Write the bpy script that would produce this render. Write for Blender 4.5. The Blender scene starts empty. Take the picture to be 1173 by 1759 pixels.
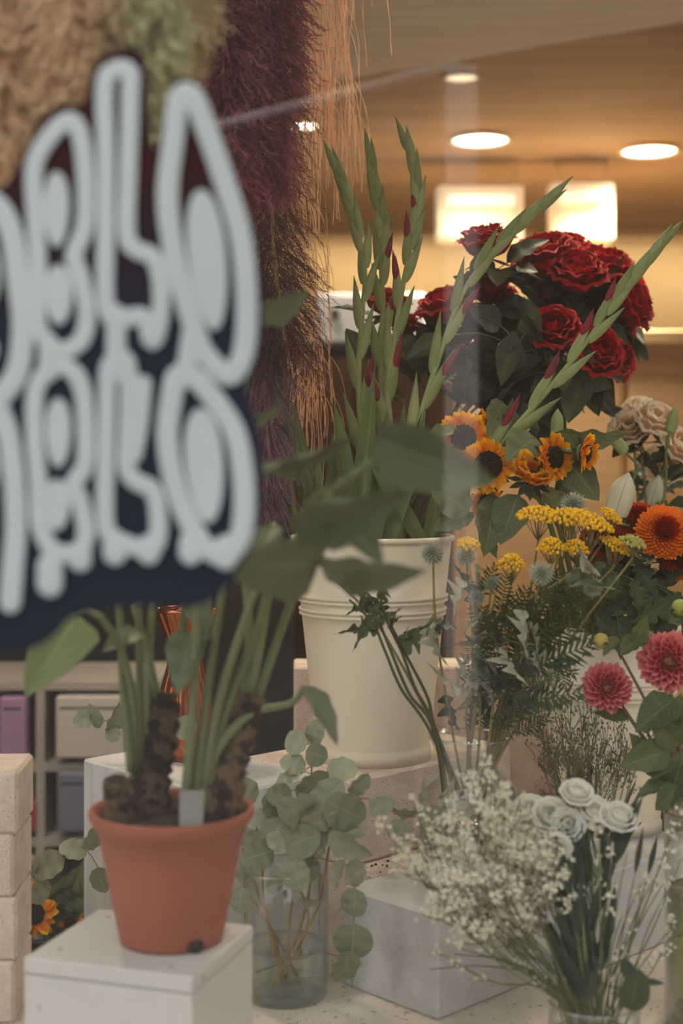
import bpy, math, random
import numpy as np
from mathutils import Vector, Matrix
random.seed(11)
SC = bpy.context.scene
COL = SC.collection
PI = math.pi
F, CX, HY, CAMZ = 2400.0, 586.5, 800.0, 1.40      # focal length in pixels, principal point, camera height

# ------------------------------------------------------------------ camera
cam_d = bpy.data.cameras.new('camera'); cam = bpy.data.objects.new('camera', cam_d); COL.objects.link(cam)
cam.location = (0, 0, CAMZ); cam.rotation_euler = (PI/2, 0, 0)
cam_d.sensor_width = 36.0; cam_d.lens = F/1759*36.0; cam_d.shift_y = -(879.5-HY)/1759
cam_d.clip_start = 0.05
cam_d.dof.use_dof = True; cam_d.dof.focus_distance = 1.88; cam_d.dof.aperture_fstop = 3.0
SC.camera = cam
SC.cycles.transparent_max_bounces = 40
# ------------------------------------------------------------------ world, light, exposure
w = bpy.data.worlds.new('sky'); SC.world = w; w.use_nodes = True
bgn = w.node_tree.nodes['Background']; bgn.inputs[0].default_value = (1.0, 0.985, 0.955, 1); bgn.inputs[1].default_value = 3.0
SC.view_settings.view_transform = 'Standard'; SC.view_settings.look = 'None'
SC.view_settings.exposure = 0.0; SC.view_settings.gamma = 1.0; SC.view_settings.use_curve_mapping = False
sun_d = bpy.data.lights.new('sun', 'SUN'); sun_d.energy = 4.0; sun_d.angle = 0.02; sun_d.color = (1, .95, .86)
sun = bpy.data.objects.new('sun', sun_d); COL.objects.link(sun); sun.location = (0, 6, 9)
sun.rotation_euler = Vector((0.35, -0.75, -0.9)).to_track_quat('-Z', 'Y').to_euler()   # comes over the shop's roof, lights the street

# ------------------------------------------------------------------ helpers
def P(px, py, d): return Vector(((px-CX)/F*d, d, CAMZ+(HY-py)/F*d))
def lin(c): c /= 255.0; return c/12.92 if c <= .04045 else ((c+.055)/1.055)**2.4
def col(r, g, b, k=1.0): return tuple(min(.9, lin(x)*k) for x in (r, g, b))+(1,)

class MB:
    def __init__(s): s.v = []; s.f = []; s.uv = []
    def add(s, vs, fs, uvs=None):
        o = len(s.v); s.v += [tuple(v) for v in vs]; s.f += [tuple(i+o for i in f) for f in fs]
        s.uv += list(uvs) if uvs else [(0.5, 0.5)]*len(vs)
    def tube(s, pts, rad, n=6, cap=True, flat=None):
        pts = [Vector(p) for p in pts]; m = len(pts)
        if not hasattr(rad, '__len__'): rad = [rad]*m
        t0 = (pts[1]-pts[0]).normalized()
        a = Vector((0, 0, 1)) if abs(t0.z) < .9 else Vector((1, 0, 0))
        nx = t0.cross(a).normalized()
        vs = []; uv = []
        for i in range(m):
            t = (pts[min(i+1, m-1)]-pts[max(i-1, 0)])
            t = t.normalized() if t.length > 1e-9 else t0
            nx = nx-t*nx.dot(t); nx = nx.normalized() if nx.length > 1e-6 else t.orthogonal().normalized()
            ny = t.cross(nx)
            for k in range(n):
                an = 2*PI*k/n; o = nx*math.cos(an)+ny*math.sin(an)
                vs.append(pts[i]+o*rad[i]); uv.append((k/n, i/(m-1)))
        fs = []
        for i in range(m-1):
            for k in range(n): fs.append((i*n+k, i*n+(k+1) % n, (i+1)*n+(k+1) % n, (i+1)*n+k))
        if cap: fs.append(tuple(range(n-1, -1, -1))); fs.append(tuple((m-1)*n+k for k in range(n)))
        s.add(vs, fs, uv)
    def lathe(s, prof, c=(0, 0, 0), n=40, bot=False, top=False):
        c = Vector(c); vs = []; fs = []; m = len(prof)
        for r, z in prof:
            for k in range(n): vs.append(c+Vector((r*math.cos(2*PI*k/n), r*math.sin(2*PI*k/n), z)))
        for i in range(m-1):
            for k in range(n): fs.append((i*n+k, i*n+(k+1) % n, (i+1)*n+(k+1) % n, (i+1)*n+k))
        if bot: fs.append(tuple(range(n-1, -1, -1)))
        if top: fs.append(tuple((m-1)*n+k for k in range(n)))
        s.add(vs, fs)
    def box(s, lo, hi, M=None, bev=0.0):
        lo, hi = Vector(lo), Vector(hi); b = bev
        if b <= 0:
            vs = [Vector((x, y, z)) for z in (lo.z, hi.z) for y in (lo.y, hi.y) for x in (lo.x, hi.x)]
            fs = [(0, 2, 3, 1), (4, 5, 7, 6), (0, 1, 5, 4), (2, 6, 7, 3), (0, 4, 6, 2), (1, 3, 7, 5)]
        else:
            vs = []; idx = {}
            def V(*p):
                k = tuple(round(q, 6) for q in p)
                if k not in idx: idx[k] = len(vs); vs.append(Vector(p))
                return idx[k]
            L = (lo, hi); fs = []
            for ax in range(3):
                u, w_ = (ax+1) % 3, (ax+2) % 3
                for sd in (0, 1):
                    q = []
                    for su, sw in ((0, 0), (1, 0), (1, 1), (0, 1)):
                        p = [0, 0, 0]; p[ax] = L[sd][ax]; p[u] = L[su][u]+(b if su == 0 else -b); p[w_] = L[sw][w_]+(b if sw == 0 else -b); q.append(V(*p))
                    fs.append(tuple(q if sd else q[::-1]))
            def cp(ax, s3):
                p = [0, 0, 0]
                for a in range(3): p[a] = L[s3[a]][a] if a == ax else L[s3[a]][a]+(b if s3[a] == 0 else -b)
                return V(*p)
            for ax in range(3):
                u, w_ = (ax+1) % 3, (ax+2) % 3
                for su in (0, 1):
                    for sw in (0, 1):
                        s0 = [0, 0, 0]; s0[u] = su; s0[w_] = sw; s1 = list(s0); s1[ax] = 1
                        fs.append((cp(u, s0), cp(u, s1), cp(w_, s1), cp(w_, s0)))
            for a in (0, 1):
                for b2 in (0, 1):
                    for c in (0, 1): fs.append((cp(0, (a, b2, c)), cp(1, (a, b2, c)), cp(2, (a, b2, c))))
        if M is not None: vs = [M @ v for v in vs]
        s.add(vs, fs)
    def blob(s, c, r, n=6, m=4, jit=0.0, sq=(1, 1, 1)):
        c = Vector(c); vs = [c+Vector((0, 0, -r*sq[2]))]; fs = []
        for i in range(1, m):
            ph = -PI/2+PI*i/m
            for k in range(n):
                a = 2*PI*(k+.5*(i % 2))/n; q = r*(1+random.uniform(-jit, jit))
                vs.append(c+Vector((q*math.cos(ph)*math.cos(a)*sq[0], q*math.cos(ph)*math.sin(a)*sq[1], q*math.sin(ph)*sq[2])))
        vs.append(c+Vector((0, 0, r*sq[2]))); top = len(vs)-1
        for k in range(n): fs.append((0, 1+(k+1) % n, 1+k)); fs.append((top, 1+(m-2)*n+k, 1+(m-2)*n+(k+1) % n))
        for i in range(m-2):
            for k in range(n): fs.append((1+i*n+k, 1+i*n+(k+1) % n, 1+(i+1)*n+(k+1) % n, 1+(i+1)*n+k))
        s.add(vs, fs)
    def mesh(s, name, mat, smooth=True, off=None):
        me = bpy.data.meshes.new(name)
        vs = s.v if off is None else [(x-off[0], y-off[1], z-off[2]) for x, y, z in s.v]
        me.from_pydata(vs, [], s.f)
        if smooth: me.polygons.foreach_set('use_smooth', [True]*len(me.polygons))
        uvl = me.uv_layers.new(name='UVMap')
        li = np.empty(len(me.loops), dtype=np.int32); me.loops.foreach_get('vertex_index', li)
        uvl.data.foreach_set('uv', np.array(s.uv, dtype=np.float32)[li].ravel())
        me.materials.append(mat); me.update()
        return me

def tag(o, label=None, cat=None, group=None, kind=None):
    for k, v in (('label', label), ('category', cat), ('group', group), ('kind', kind)):
        if v: o[k] = v
    return o
def solid(name, mb, mat, label=None, cat=None, group=None, kind=None, smooth=False, base=None):
    """a thing (or piece of the setting) that is one mesh"""
    base = Vector(base) if base is not None else Vector((sum(v[0] for v in mb.v)/len(mb.v), sum(v[1] for v in mb.v)/len(mb.v), min(v[2] for v in mb.v)))
    o = bpy.data.objects.new(name, mb.mesh(name, mat, smooth, base)); o.location = base; COL.objects.link(o)
    return tag(o, label, cat, group, kind)
class Thing:
    """an Empty at the thing's base that parents its parts"""
    def __init__(s, name, label, cat, base, group=None):
        s.b = Vector(base); s.axes = []; s.o = bpy.data.objects.new(name, None); s.o.location = s.b; s.o.empty_display_size = .02
        COL.objects.link(s.o); tag(s.o, label, cat, group)
    def part(s, name, mb, mat, smooth=True, kind=None, label=None, under=None):
        o = bpy.data.objects.new(name, mb.mesh(name, mat, smooth, s.b)); o.parent = under or s.o; COL.objects.link(o)
        return tag(o, label, kind=kind)
    def inst(s, name, me, M, label=None, under=None):
        o = bpy.data.objects.new(name, me); o.parent = under or s.o; o.matrix_basis = Matrix.Translation(-s.b) @ M; COL.objects.link(o)
        return tag(o, label)

def cat(pts, per=6):
    """Catmull-Rom through points"""
    pts = [Vector(p) for p in pts]; q = [pts[0]*2-pts[1]]+pts+[pts[-1]*2-pts[-2]]; out = []
    for i in range(1, len(q)-2):
        a, b, c, d = q[i-1:i+3]
        for k in range(per):
            t = k/per
            out.append(.5*((2*b)+(c-a)*t+(2*a-5*b+4*c-d)*t*t+(3*b-a-3*c+d)*t*t*t))
    return out+[pts[-1]]
def at(pts, t):
    x = max(0, min(1, t))*(len(pts)-1); i = min(int(x), len(pts)-2); f = x-i
    return pts[i].lerp(pts[i+1], f), (pts[i+1]-pts[i]).normalized()
def frame(p, y, zn, sx=1, sy=1, sz=1):
    y = Vector(y).normalized(); x = y.cross(Vector(zn))
    x = x.normalized() if x.length > 1e-6 else y.orthogonal().normalized(); z = x.cross(y)
    return Matrix(((x.x*sx, y.x*sy, z.x*sz, p[0]), (x.y*sx, y.y*sy, z.y*sz, p[1]), (x.z*sx, y.z*sy, z.z*sz, p[2]), (0, 0, 0, 1)))
def rnd(a, b): return random.uniform(a, b)
def rvec(): 
    while True:
        v = Vector((rnd(-1, 1), rnd(-1, 1), rnd(-1, 1)))
        if .05 < v.length < 1: return v.normalized()
def to_cam(p): return (Vector((0, 0, CAMZ))-Vector(p)).normalized()

# ------------------------------------------------------------------ materials
def base_mat(name):
    m = bpy.data.materials.new(name); m.use_nodes = True; nt = m.node_tree
    return m, nt, nt.nodes['Principled BSDF'], nt.nodes['Material Output']
def N(nt, t, **kw):
    n = nt.nodes.new(t)
    for k, v in kw.items(): setattr(n, k, v)
    return n
def mixc(nt, fac, a, b, mode='MIX'):
    n = nt.nodes.new('ShaderNodeMix'); n.data_type = 'RGBA'; n.blend_type = mode
    for i, x in ((0, fac), (6, a), (7, b)):
        if hasattr(x, 'is_output'): nt.links.new(x, n.inputs[i])
        else: n.inputs[i].default_value = x
    return n.outputs[2]
def mat(name, c1, c2=None, rough=.6, scale=20, bump=0.0, bscale=60, metal=0.0, spec=.4, coat=0.0, stretch=None, contrast=(.35, .65), speck=None):
    m, nt, b, out = base_mat(name); tc = N(nt, 'ShaderNodeTexCoord'); src = tc.outputs['Object']
    if stretch:
        mp = N(nt, 'ShaderNodeMapping'); mp.inputs['Scale'].default_value = stretch; nt.links.new(src, mp.inputs[0]); src = mp.outputs[0]
    no = N(nt, 'ShaderNodeTexNoise'); no.inputs['Scale'].default_value = scale; no.inputs['Detail'].default_value = 4; nt.links.new(src, no.inputs['Vector'])
    r = N(nt, 'ShaderNodeMapRange'); r.inputs[1].default_value, r.inputs[2].default_value = contrast; nt.links.new(no.outputs[0], r.inputs[0])
    c = mixc(nt, r.outputs[0], c1, c2 or tuple(x*.85 for x in c1[:3])+(1,))
    if speck:
        vo = N(nt, 'ShaderNodeTexNoise'); vo.inputs['Scale'].default_value = speck[1]; vo.inputs['Detail'].default_value = 1; nt.links.new(tc.outputs['Object'], vo.inputs['Vector'])
        rr = N(nt, 'ShaderNodeMapRange'); rr.inputs[1].default_value = speck[2]; rr.inputs[2].default_value = speck[2]+.04; nt.links.new(vo.outputs[0], rr.inputs[0])
        c = mixc(nt, rr.outputs[0], c, speck[0])
    nt.links.new(c, b.inputs['Base Color']); b.inputs['Roughness'].default_value = rough; b.inputs['Metallic'].default_value = metal
    b.inputs['Specular IOR Level'].default_value = spec; b.inputs['Coat Weight'].default_value = coat
    if bump:
        n2 = N(nt, 'ShaderNodeTexNoise'); n2.inputs['Scale'].default_value = bscale; n2.inputs['Detail'].default_value = 5; nt.links.new(src, n2.inputs['Vector'])
        bp = N(nt, 'ShaderNodeBump'); bp.inputs['Strength'].default_value = bump; bp.inputs['Distance'].default_value = .003
        nt.links.new(n2.outputs[0], bp.inputs['Height']); nt.links.new(bp.outputs[0], b.inputs['Normal'])
    return m
def leafmat(name, c1, c2, rib=None, rough=.5, trans=.25, tip=None, veins=0.0, spec=.35, tipr=(.55, 1.0)):
    """leaf or petal: colour varies from piece to piece, midrib and tip colours by UV, some light passes through"""
    m, nt, b, out = base_mat(name); tc = N(nt, 'ShaderNodeTexCoord'); oi = N(nt, 'ShaderNodeObjectInfo')
    no = N(nt, 'ShaderNodeTexNoise'); no.inputs['Scale'].default_value = 3; nt.links.new(tc.outputs['UV'], no.inputs['Vector'])
    ad = N(nt, 'ShaderNodeMath', operation='ADD'); nt.links.new(oi.outputs['Random'], ad.inputs[0]); nt.links.new(no.outputs[0], ad.inputs[1])
    r = N(nt, 'ShaderNodeMapRange'); r.inputs[1].default_value = .3; r.inputs[2].default_value = 1.25; nt.links.new(ad.outputs[0], r.inputs[0])
    c = mixc(nt, r.outputs[0], c1, c2)
    sp = N(nt, 'ShaderNodeSeparateXYZ'); nt.links.new(tc.outputs['UV'], sp.inputs[0])
    if tip:
        tr = N(nt, 'ShaderNodeMapRange'); tr.inputs[1].default_value, tr.inputs[2].default_value = tipr; nt.links.new(sp.outputs[1], tr.inputs[0])
        c = mixc(nt, tr.outputs[0], c, tip)
    if rib:
        a = N(nt, 'ShaderNodeMath', operation='SUBTRACT'); nt.links.new(sp.outputs[0], a.inputs[0]); a.inputs[1].default_value = .5
        ab = N(nt, 'ShaderNodeMath', operation='ABSOLUTE'); nt.links.new(a.outputs[0], ab.inputs[0])
        mr = N(nt, 'ShaderNodeMapRange'); mr.inputs[1].default_value = .008; mr.inputs[2].default_value = .03; mr.inputs[3].default_value = .6; mr.inputs[4].default_value = 0
        nt.links.new(ab.outputs[0], mr.inputs[0]); c = mixc(nt, mr.outputs[0], c, rib)
        if veins:
            ml = N(nt, 'ShaderNodeMath', operation='MULTIPLY_ADD'); nt.links.new(ab.outputs[0], ml.inputs[0]); ml.inputs[1].default_value = -.55; nt.links.new(sp.outputs[1], ml.inputs[2])
            fr = N(nt, 'ShaderNodeMath', operation='MULTIPLY'); nt.links.new(ml.outputs[0], fr.inputs[0]); fr.inputs[1].default_value = 9
            f2 = N(nt, 'ShaderNodeMath', operation='PINGPONG'); nt.links.new(fr.outputs[0], f2.inputs[0]); f2.inputs[1].default_value = .5
            vr = N(nt, 'ShaderNodeMapRange'); vr.inputs[1].default_value = .0; vr.inputs[2].default_value = .09; vr.inputs[3].default_value = veins; vr.inputs[4].default_value = 0
            nt.links.new(f2.outputs[0], vr.inputs[0]); c = mixc(nt, vr.outputs[0], c, rib)
    nt.links.new(c, b.inputs['Base Color']); b.inputs['Roughness'].default_value = rough; b.inputs['Specular IOR Level'].default_value = spec
    if trans:
        t = N(nt, 'ShaderNodeBsdfTranslucent'); nt.links.new(c, t.inputs[0]); mx = N(nt, 'ShaderNodeMixShader'); mx.inputs[0].default_value = trans
        nt.links.new(b.outputs[0], mx.inputs[1]); nt.links.new(t.outputs[0], mx.inputs[2]); nt.links.new(mx.outputs[0], out.inputs[0])
    return m
def hairmat(name, c1, c2, trans=.3):
    m, nt, b, out = base_mat(name); tc = N(nt, 'ShaderNodeTexCoord'); sp = N(nt, 'ShaderNodeSeparateXYZ'); nt.links.new(tc.outputs['UV'], sp.inputs[0])
    c = mixc(nt, sp.outputs[0], c1, c2); nt.links.new(c, b.inputs['Base Color']); b.inputs['Roughness'].default_value = .7; b.inputs['Specular IOR Level'].default_value = .2
    t = N(nt, 'ShaderNodeBsdfTranslucent'); nt.links.new(c, t.inputs[0]); mx = N(nt, 'ShaderNodeMixShader'); mx.inputs[0].default_value = trans
    nt.links.new(b.outputs[0], mx.inputs[1]); nt.links.new(t.outputs[0], mx.inputs[2]); nt.links.new(mx.outputs[0], out.inputs[0])
    return m
def glassmat(name, tint, ior=1.45, rough=0.02, mul=1.0):
    """thin clear glass: what is behind shows through, the sheen grows at grazing angles"""
    m, nt, b, out = base_mat(name); tr = N(nt, 'ShaderNodeBsdfTransparent'); tr.inputs[0].default_value = tint
    gl = N(nt, 'ShaderNodeBsdfGlossy'); gl.inputs['Roughness'].default_value = rough
    lw = N(nt, 'ShaderNodeLayerWeight'); lw.inputs[0].default_value = .5; pw = N(nt, 'ShaderNodeMath', operation='POWER'); pw.inputs[1].default_value = 2.5; nt.links.new(lw.outputs['Facing'], pw.inputs[0])
    mu = N(nt, 'ShaderNodeMath', operation='MULTIPLY_ADD'); mu.inputs[1].default_value = .8*mul; mu.inputs[2].default_value = ((ior-1)/(ior+1))**2; nt.links.new(pw.outputs[0], mu.inputs[0])
    mx = N(nt, 'ShaderNodeMixShader'); nt.links.new(mu.outputs[0], mx.inputs[0]); nt.links.new(tr.outputs[0], mx.inputs[1]); nt.links.new(gl.outputs[0], mx.inputs[2])
    nt.links.new(mx.outputs[0], out.inputs[0]); return m
def emit(name, c, s):
    m, nt, b, out = base_mat(name); b.inputs['Base Color'].default_value = (*c, 1); b.inputs['Emission Color'].default_value = (*c, 1); b.inputs['Emission Strength'].default_value = s
    return m
# ------------------------------------------------------------------ the setting
M_plaster = mat('warm_plaster', col(238, 214, 174), col(230, 204, 162), .8, 4)
M_ceil = mat('brown_ceiling', col(172, 146, 122), col(152, 126, 102), .7, 2, stretch=(.6, 6, 1))
M_soffit = mat('grey_soffit', col(244, 238, 232), col(228, 220, 212), .75, 3, stretch=(1, 9, 1))
M_floor = mat('shop_floor', col(120, 112, 104), col(98, 92, 86), .5, 6)
M_platform = mat('display_platform', col(224, 214, 202), col(206, 196, 184), .6, 9, bump=.05, speck=(col(150, 140, 128), 140, .68))
M_pave = mat('pavement', col(104, 101, 98), col(88, 86, 83), .8, 12)
M_side = mat('side_wall', col(176, 150, 120), col(162, 136, 108), .8, 3)
M_pane = glassmat('window_glass', (.985, .99, .985, 1), 1.46, 0.0)
M_facade = mat('added_facade', col(112, 98, 88), col(96, 84, 76), .8, 2)
M_frame = mat('window_frame', col(70, 70, 72), None, .4)

def setting(name, lo, hi, m, bev=0): 
    b = MB(); b.box(lo, hi, None, bev); return solid(name, b, m, kind='structure')
CEIL = CAMZ+1.17; ZP = CAMZ-.64; ZD = CAMZ-.519; ZC = CAMZ-.406
setting('floor', (-2.0, .9, -.1), (3.0, 7.3, 0), M_floor)
setting('pavement', (-8, -9, -.1), (8, .9, 0), M_pave)
setting('wall_street_added', (-12, -9.4, 0), (12, -9.0, 6.2), M_facade)  # out-of-view facade put in to keep the mirrored street dark
setting('wall_side_added', (2.6, -9.0, 0), (3.1, -.3, 5.2), M_facade)  # unseen wall added to cut daylight from the right
setting('ceiling', (-2.0, .86, CEIL), (3.0, 7.3, CEIL+.15), M_ceil)
setting('wall_back', (-2.0, 7.2, 0), (3.0, 7.3, CEIL), M_plaster)
setting('wall_left', (-2.1, .86, 0), (-2.0, 7.3, CEIL+.15), M_side)
setting('wall_right', (3.0, .86, 0), (3.1, 7.3, CEIL+.15), M_side)
setting('wall_front', (-2.1, .86, 0), (3.1, .95, ZP-.06), M_side)
# lowered pale soffit nearer the window; its edge runs slantwise across the shop
sof = MB(); za = CEIL-.012
poly = [(-2.0, 5.40), (-.046, 4.22), (.89, 3.65), (3.0, 2.37), (3.0, .96), (-2.0, .96)]
n = len(poly); vs = [(x, y, z) for z in (za, CEIL) for x, y in poly]
sof.add(vs, [tuple(range(n)), tuple(range(2*n-1, n-1, -1))]+[(i, i+n, (i+1) % n+n, (i+1) % n) for i in range(n)])
solid('trim_1', sof, M_soffit, kind='structure')
# the platform inside the window, shallower at its left end
pl = MB(); poly = [(-1.4, .97), (1.9, .97), (1.9, 2.75), (-.345, 2.75), (-.345, 1.80), (-1.4, 1.80)]; n = len(poly)
vs = [(x, y, z) for z in (ZP-.06, ZP) for x, y in poly]
pl.add(vs, [tuple(range(n-1, -1, -1)), tuple(range(n, 2*n))]+[(i, (i+1) % n, (i+1) % n+n, i+n) for i in range(n)])
solid('floor_platform', pl, M_platform, kind='structure')
pb = MB(); pb.box((-1.3, 1.1, 0), (1.8, 1.75, ZP-.061)); solid('trim_2', pb, M_side, kind='structure')
win = setting('window_1', (-2.0, .885, ZP-.06), (3.0, .891, CEIL), M_pane)
for nm, lo, hi in (('window_frame', (-2.0, .87, ZP-.06), (3.0, .91, ZP-.02)),):
    b = MB(); b.box(lo, hi); o = bpy.data.objects.new(nm, b.mesh(nm, M_frame, False, win.location)); o.parent = win; COL.objects.link(o)

# ------------------------------------------------------------------ far background
M_wood = mat('pale_wood', col(238, 200, 152), col(224, 182, 134), .55, 3, stretch=(1, 1, 9))
M_woodtop = mat('counter_top', col(232, 200, 152), None, .5, 4)
M_dkwood = mat('dark_wood', col(92, 62, 44), col(70, 46, 34), .5, 3, stretch=(9, 1, 1))
M_char = mat('charcoal_board', col(52, 52, 56), col(42, 43, 48), .6, 3)
M_navy = mat('navy_board', col(38, 40, 50), None, .6, 3)
M_white = mat('white_enamel', col(205, 208, 215), None, .35, 3)
M_dark = mat('dark_plastic', col(45, 45, 50), None, .5)
M_lamp = emit('lamp_glow', (1.0, .90, .72), 9.0)
M_lampdim = emit('lamp_dim', (1.0, .80, .50), 1.1)
M_trimring = mat('lamp_ring', col(225, 205, 170), None, .4)

def downlight(px, py, wpx, label, energy, dim=False):
    h = CEIL-CAMZ; d = h*F/(HY-py); c = P(px, py, d); r = wpx/F*d/2
    th = Thing('ceiling_downlight', label, 'lamp', (c.x, c.y, CEIL), 'ceiling downlights')
    b = MB(); b.lathe([(r*.98, 0), (r*1.14, 0), (r*1.14, -.008), (r*.98, -.012), (r*.98, 0)], (c.x, c.y, CEIL), 28); th.part('ring', b, M_trimring)
    b = MB(); b.lathe([(.0005, -.006), (r*.97, -.004)], (c.x, c.y, CEIL), 28); th.part('diffuser', b, M_lampdim if dim else M_lamp)
    if energy:
        l = bpy.data.lights.new('downlight', 'SPOT'); l.energy = energy; l.color = (1, .84, .62); l.spot_size = 2.3; l.spot_blend = .7; l.shadow_soft_size = .08
        o = bpy.data.objects.new('downlight', l); o.parent = th.o; o.location = (0, 0, -.03); COL.objects.link(o)
downlight(825, 238, 96, 'bright round ceiling downlight above the left glowing light box', 110)
downlight(1115, 257, 94, 'bright round ceiling downlight at the far right of the picture', 110)
downlight(793, 130, 58, 'small dim ceiling downlight, the highest in the picture', 12, True)
downlight(522, 213, 50, 'small ceiling downlight glimpsed through the burgundy pampas', 20)
for i_, (x_, y_) in enumerate(((-.75, 2.5), (.25, 2.45), (1.15, 2.5))):  # unseen fill lamps added to brighten and warm the display
    downlight(CX+x_*F/y_, HY-(CEIL-CAMZ)*F/y_, 100, ('left', 'middle', 'right')[i_]+' one of three unseen fill downlights added above the window display', 48)

def lightbox(x0, y0, x1, y1, d, label):
    a, b_ = P(x0, y1, d), P(x1, y0, d); th = Thing('hanging_lightbox', label, 'lamp', (a.x, d, a.z), 'hanging light boxes')
    m = MB(); m.box((a.x, d, a.z), (b_.x, d+.10, b_.z), None, .008); th.part('shade', m, emit('lightbox_glow', (1.0, .82, .56), .32))
    m = MB(); m.tube([(a.x+.04, d-.02, b_.z-.06), (b_.x-.04, d-.02, b_.z-.06)], .022, 10); th.part('bright_bar', m, emit('bar_glow', (1.0, .88, .66), 1.0))  # glowing bar added so the box looks brighter towards its top
    for x in (a.x+.03, b_.x-.03):
        m = MB(); m.tube([(x, d+.05, b_.z-.01), (x, d+.05, CEIL)], .003, 6); th.part('hanger', m, M_trimring)
    l = bpy.data.lights.new('lightbox', 'AREA'); l.energy = 4; l.color = (1, .80, .52); l.size = .3; o = bpy.data.objects.new('lightbox', l)
    o.parent = th.o; o.location = ((b_.x-a.x)/2, -.06, -.03); COL.objects.link(o)
lightbox(750, 318, 900, 412, 5.3, 'warm glowing light box hanging behind the tall gladiolus tip')
lightbox(946, 312, 1056, 412, 5.3, 'narrower warm glowing light box hanging above the red roses')

# wall washer lights the back wall
th = Thing('wall_washer', 'long warm lamp strip where back wall meets ceiling', 'lamp', (-.2, 6.95, CEIL))
m = MB(); m.box((-.5, 6.9, CEIL-.04), (2.8, 7.0, CEIL)); th.part('housing', m, M_trimring, False)
l = bpy.data.lights.new('wall_wash', 'AREA'); l.shape = 'RECTANGLE'; l.size = 3.2; l.size_y = .08; l.energy = 12; l.color = (1, .80, .50)
o = bpy.data.objects.new('wall_wash', l); o.parent = th.o; o.location = (1.35, -.05, -.05); o.rotation_euler = (math.radians(25), 0, 0); COL.objects.link(o)

# pale counter on the right, dark cabinet in the middle, charcoal partition on the left
th = Thing('shop_counter', 'pale wood counter with a thick top behind the red roses', 'counter', (1.6, 5.2, 0))
zt = P(0, 592, 5.2).z
m = MB(); m.box((.42, 5.2, 0), (2.9, 5.8, zt-.005)); th.part('body', m, M_wood, False)
m = MB(); m.box((.40, 5.14, zt-.004), (2.92, 5.85, zt+.05), None, .006); th.part('top', m, M_woodtop, False)
for i in range(4):
    m = MB(); m.box((.45+i*.62, 5.18, .12), (1.04+i*.62, 5.199, zt-.06), None, .004); th.part('panel', m, M_wood, False)
th = Thing('low_cabinet', 'dark brown wooden cabinet behind the gladiolus stems', 'cabinet', (.1, 5.0, 0))
zt = P(0, 590, 5.0).z
m = MB(); m.box((-.30, 5.02, 0), (.40, 5.5, zt-.02)); th.part('body', m, M_dkwood, False)
m = MB(); m.box((-.31, 4.99, zt-.02), (.40, 5.5, zt)); th.part('top', m, M_char, False)
for x0, x1 in ((-.29, .045), (.055, .39)):
    m = MB(); m.box((x0, 5.0, .08), (x1, 5.018, zt-.05), None, .004); dr = th.part('door', m, M_dkwood, False)
    m = MB(); m.tube([(x1-.05, 4.985, 1.0), (x1-.05, 4.985, 1.12)], .006, 6); th.part('handle', m, M_dark, under=dr)
th = Thing('countertop_appliance', 'white box-shaped appliance with one dark dial on the cabinet', 'appliance', (.05, 5.05, zt))
a = P(540, 590, 5.05); b2 = P(735, 502, 5.05)
m = MB(); m.box((a.x, 5.05, zt), (b2.x, 5.4, b2.z), None, .015); th.part('body', m, M_white, False)
m = MB(); k = P(576, 538, 5.05); m.tube([(k.x, 5.05, k.z), (k.x, 5.02, k.z)], .016, 14); th.part('dial', m, M_dark)
th = Thing('partition', 'dark charcoal partition behind the left of the display', 'partition', (-1.1, 4.0, 0))
m = MB(); m.box((-1.95, 4.0, 0), (-.14, 4.06, CAMZ+.28)); th.part('panel', m, M_char, False)
m = MB(); m.box((-1.95, 3.98, CAMZ+.28), (-.13, 4.08, CAMZ+.31)); th.part('cap_rail', m, M_dkwood, False)

# blurred storage shelf with boxes at the lower left
M_grey = mat('grey_board', col(176, 168, 160), None, .6, 3)
M_boxw = mat('white_carton', col(205, 198, 190), None, .7, 3)
M_lil = mat('lilac_carton', col(176, 138, 180), None, .6, 3); M_red = mat('red_carton', col(165, 70, 75), None, .6, 3)
M_blue = mat('blue_carton', col(120, 124, 142), None, .6, 3); M_beige = mat('beige_carton', col(178, 160, 140), None, .7, 3)
D = 3.2
th = Thing('storage_shelf', 'grey open storage shelf with cartons, blurred at lower left', 'shelf', (-.70, D, 0))
zs = [P(0, y, D).z for y in (1172, 1312, 1440, 1600)]
for z in zs: m = MB(); m.box((-.98, D, z-.018), (-.42, D+.32, z)); th.part('board', m, M_grey, False)
for x in (-.98, -.69, -.42): m = MB(); m.box((x-.01, D+.0005, 0), (x+.01, D+.32, zs[0]-.0185)); th.part('upright', m, M_grey, False)
m = MB(); m.box((-.97, D+.3205, zs[3]-.018), (-.43, D+.33, zs[0])); th.part('back_panel', m, M_grey, False)
def carton(x0, y0, x1, y1, m_, label, d=D):
    a, b_ = P(x0, y1, d), P(x1, y0, d); th = Thing('carton', label, 'box', ((a.x+b_.x)/2, d+.08, a.z), 'cartons on the storage shelf')
    m = MB(); m.box((a.x, d-.02, a.z), (b_.x, d+.16, b_.z), None, .004); th.part('body', m, m_, False)
    m = MB(); m.box((a.x+.01, d-.021, a.z+(b_.z-a.z)*.8), (b_.x-.01, d-.0195, a.z+(b_.z-a.z)*.83)); th.part('lid_seam', m, M_dark, False)
carton(2, 1196, 46, 1298, M_lil, 'lilac carton on the upper tier of the storage shelf')
carton(4, 1352, 44, 1426, M_lil, 'smaller lilac carton on the lower tier of the storage shelf')
carton(46, 1375, 62, 1426, M_red, 'narrow red carton beside the smaller lilac carton')
carton(98, 1194, 215, 1300, M_boxw, 'large white carton on the upper tier of the storage shelf')
carton(100, 1324, 152, 1426, M_blue, 'blue-grey carton on the lower tier of the storage shelf')
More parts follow.
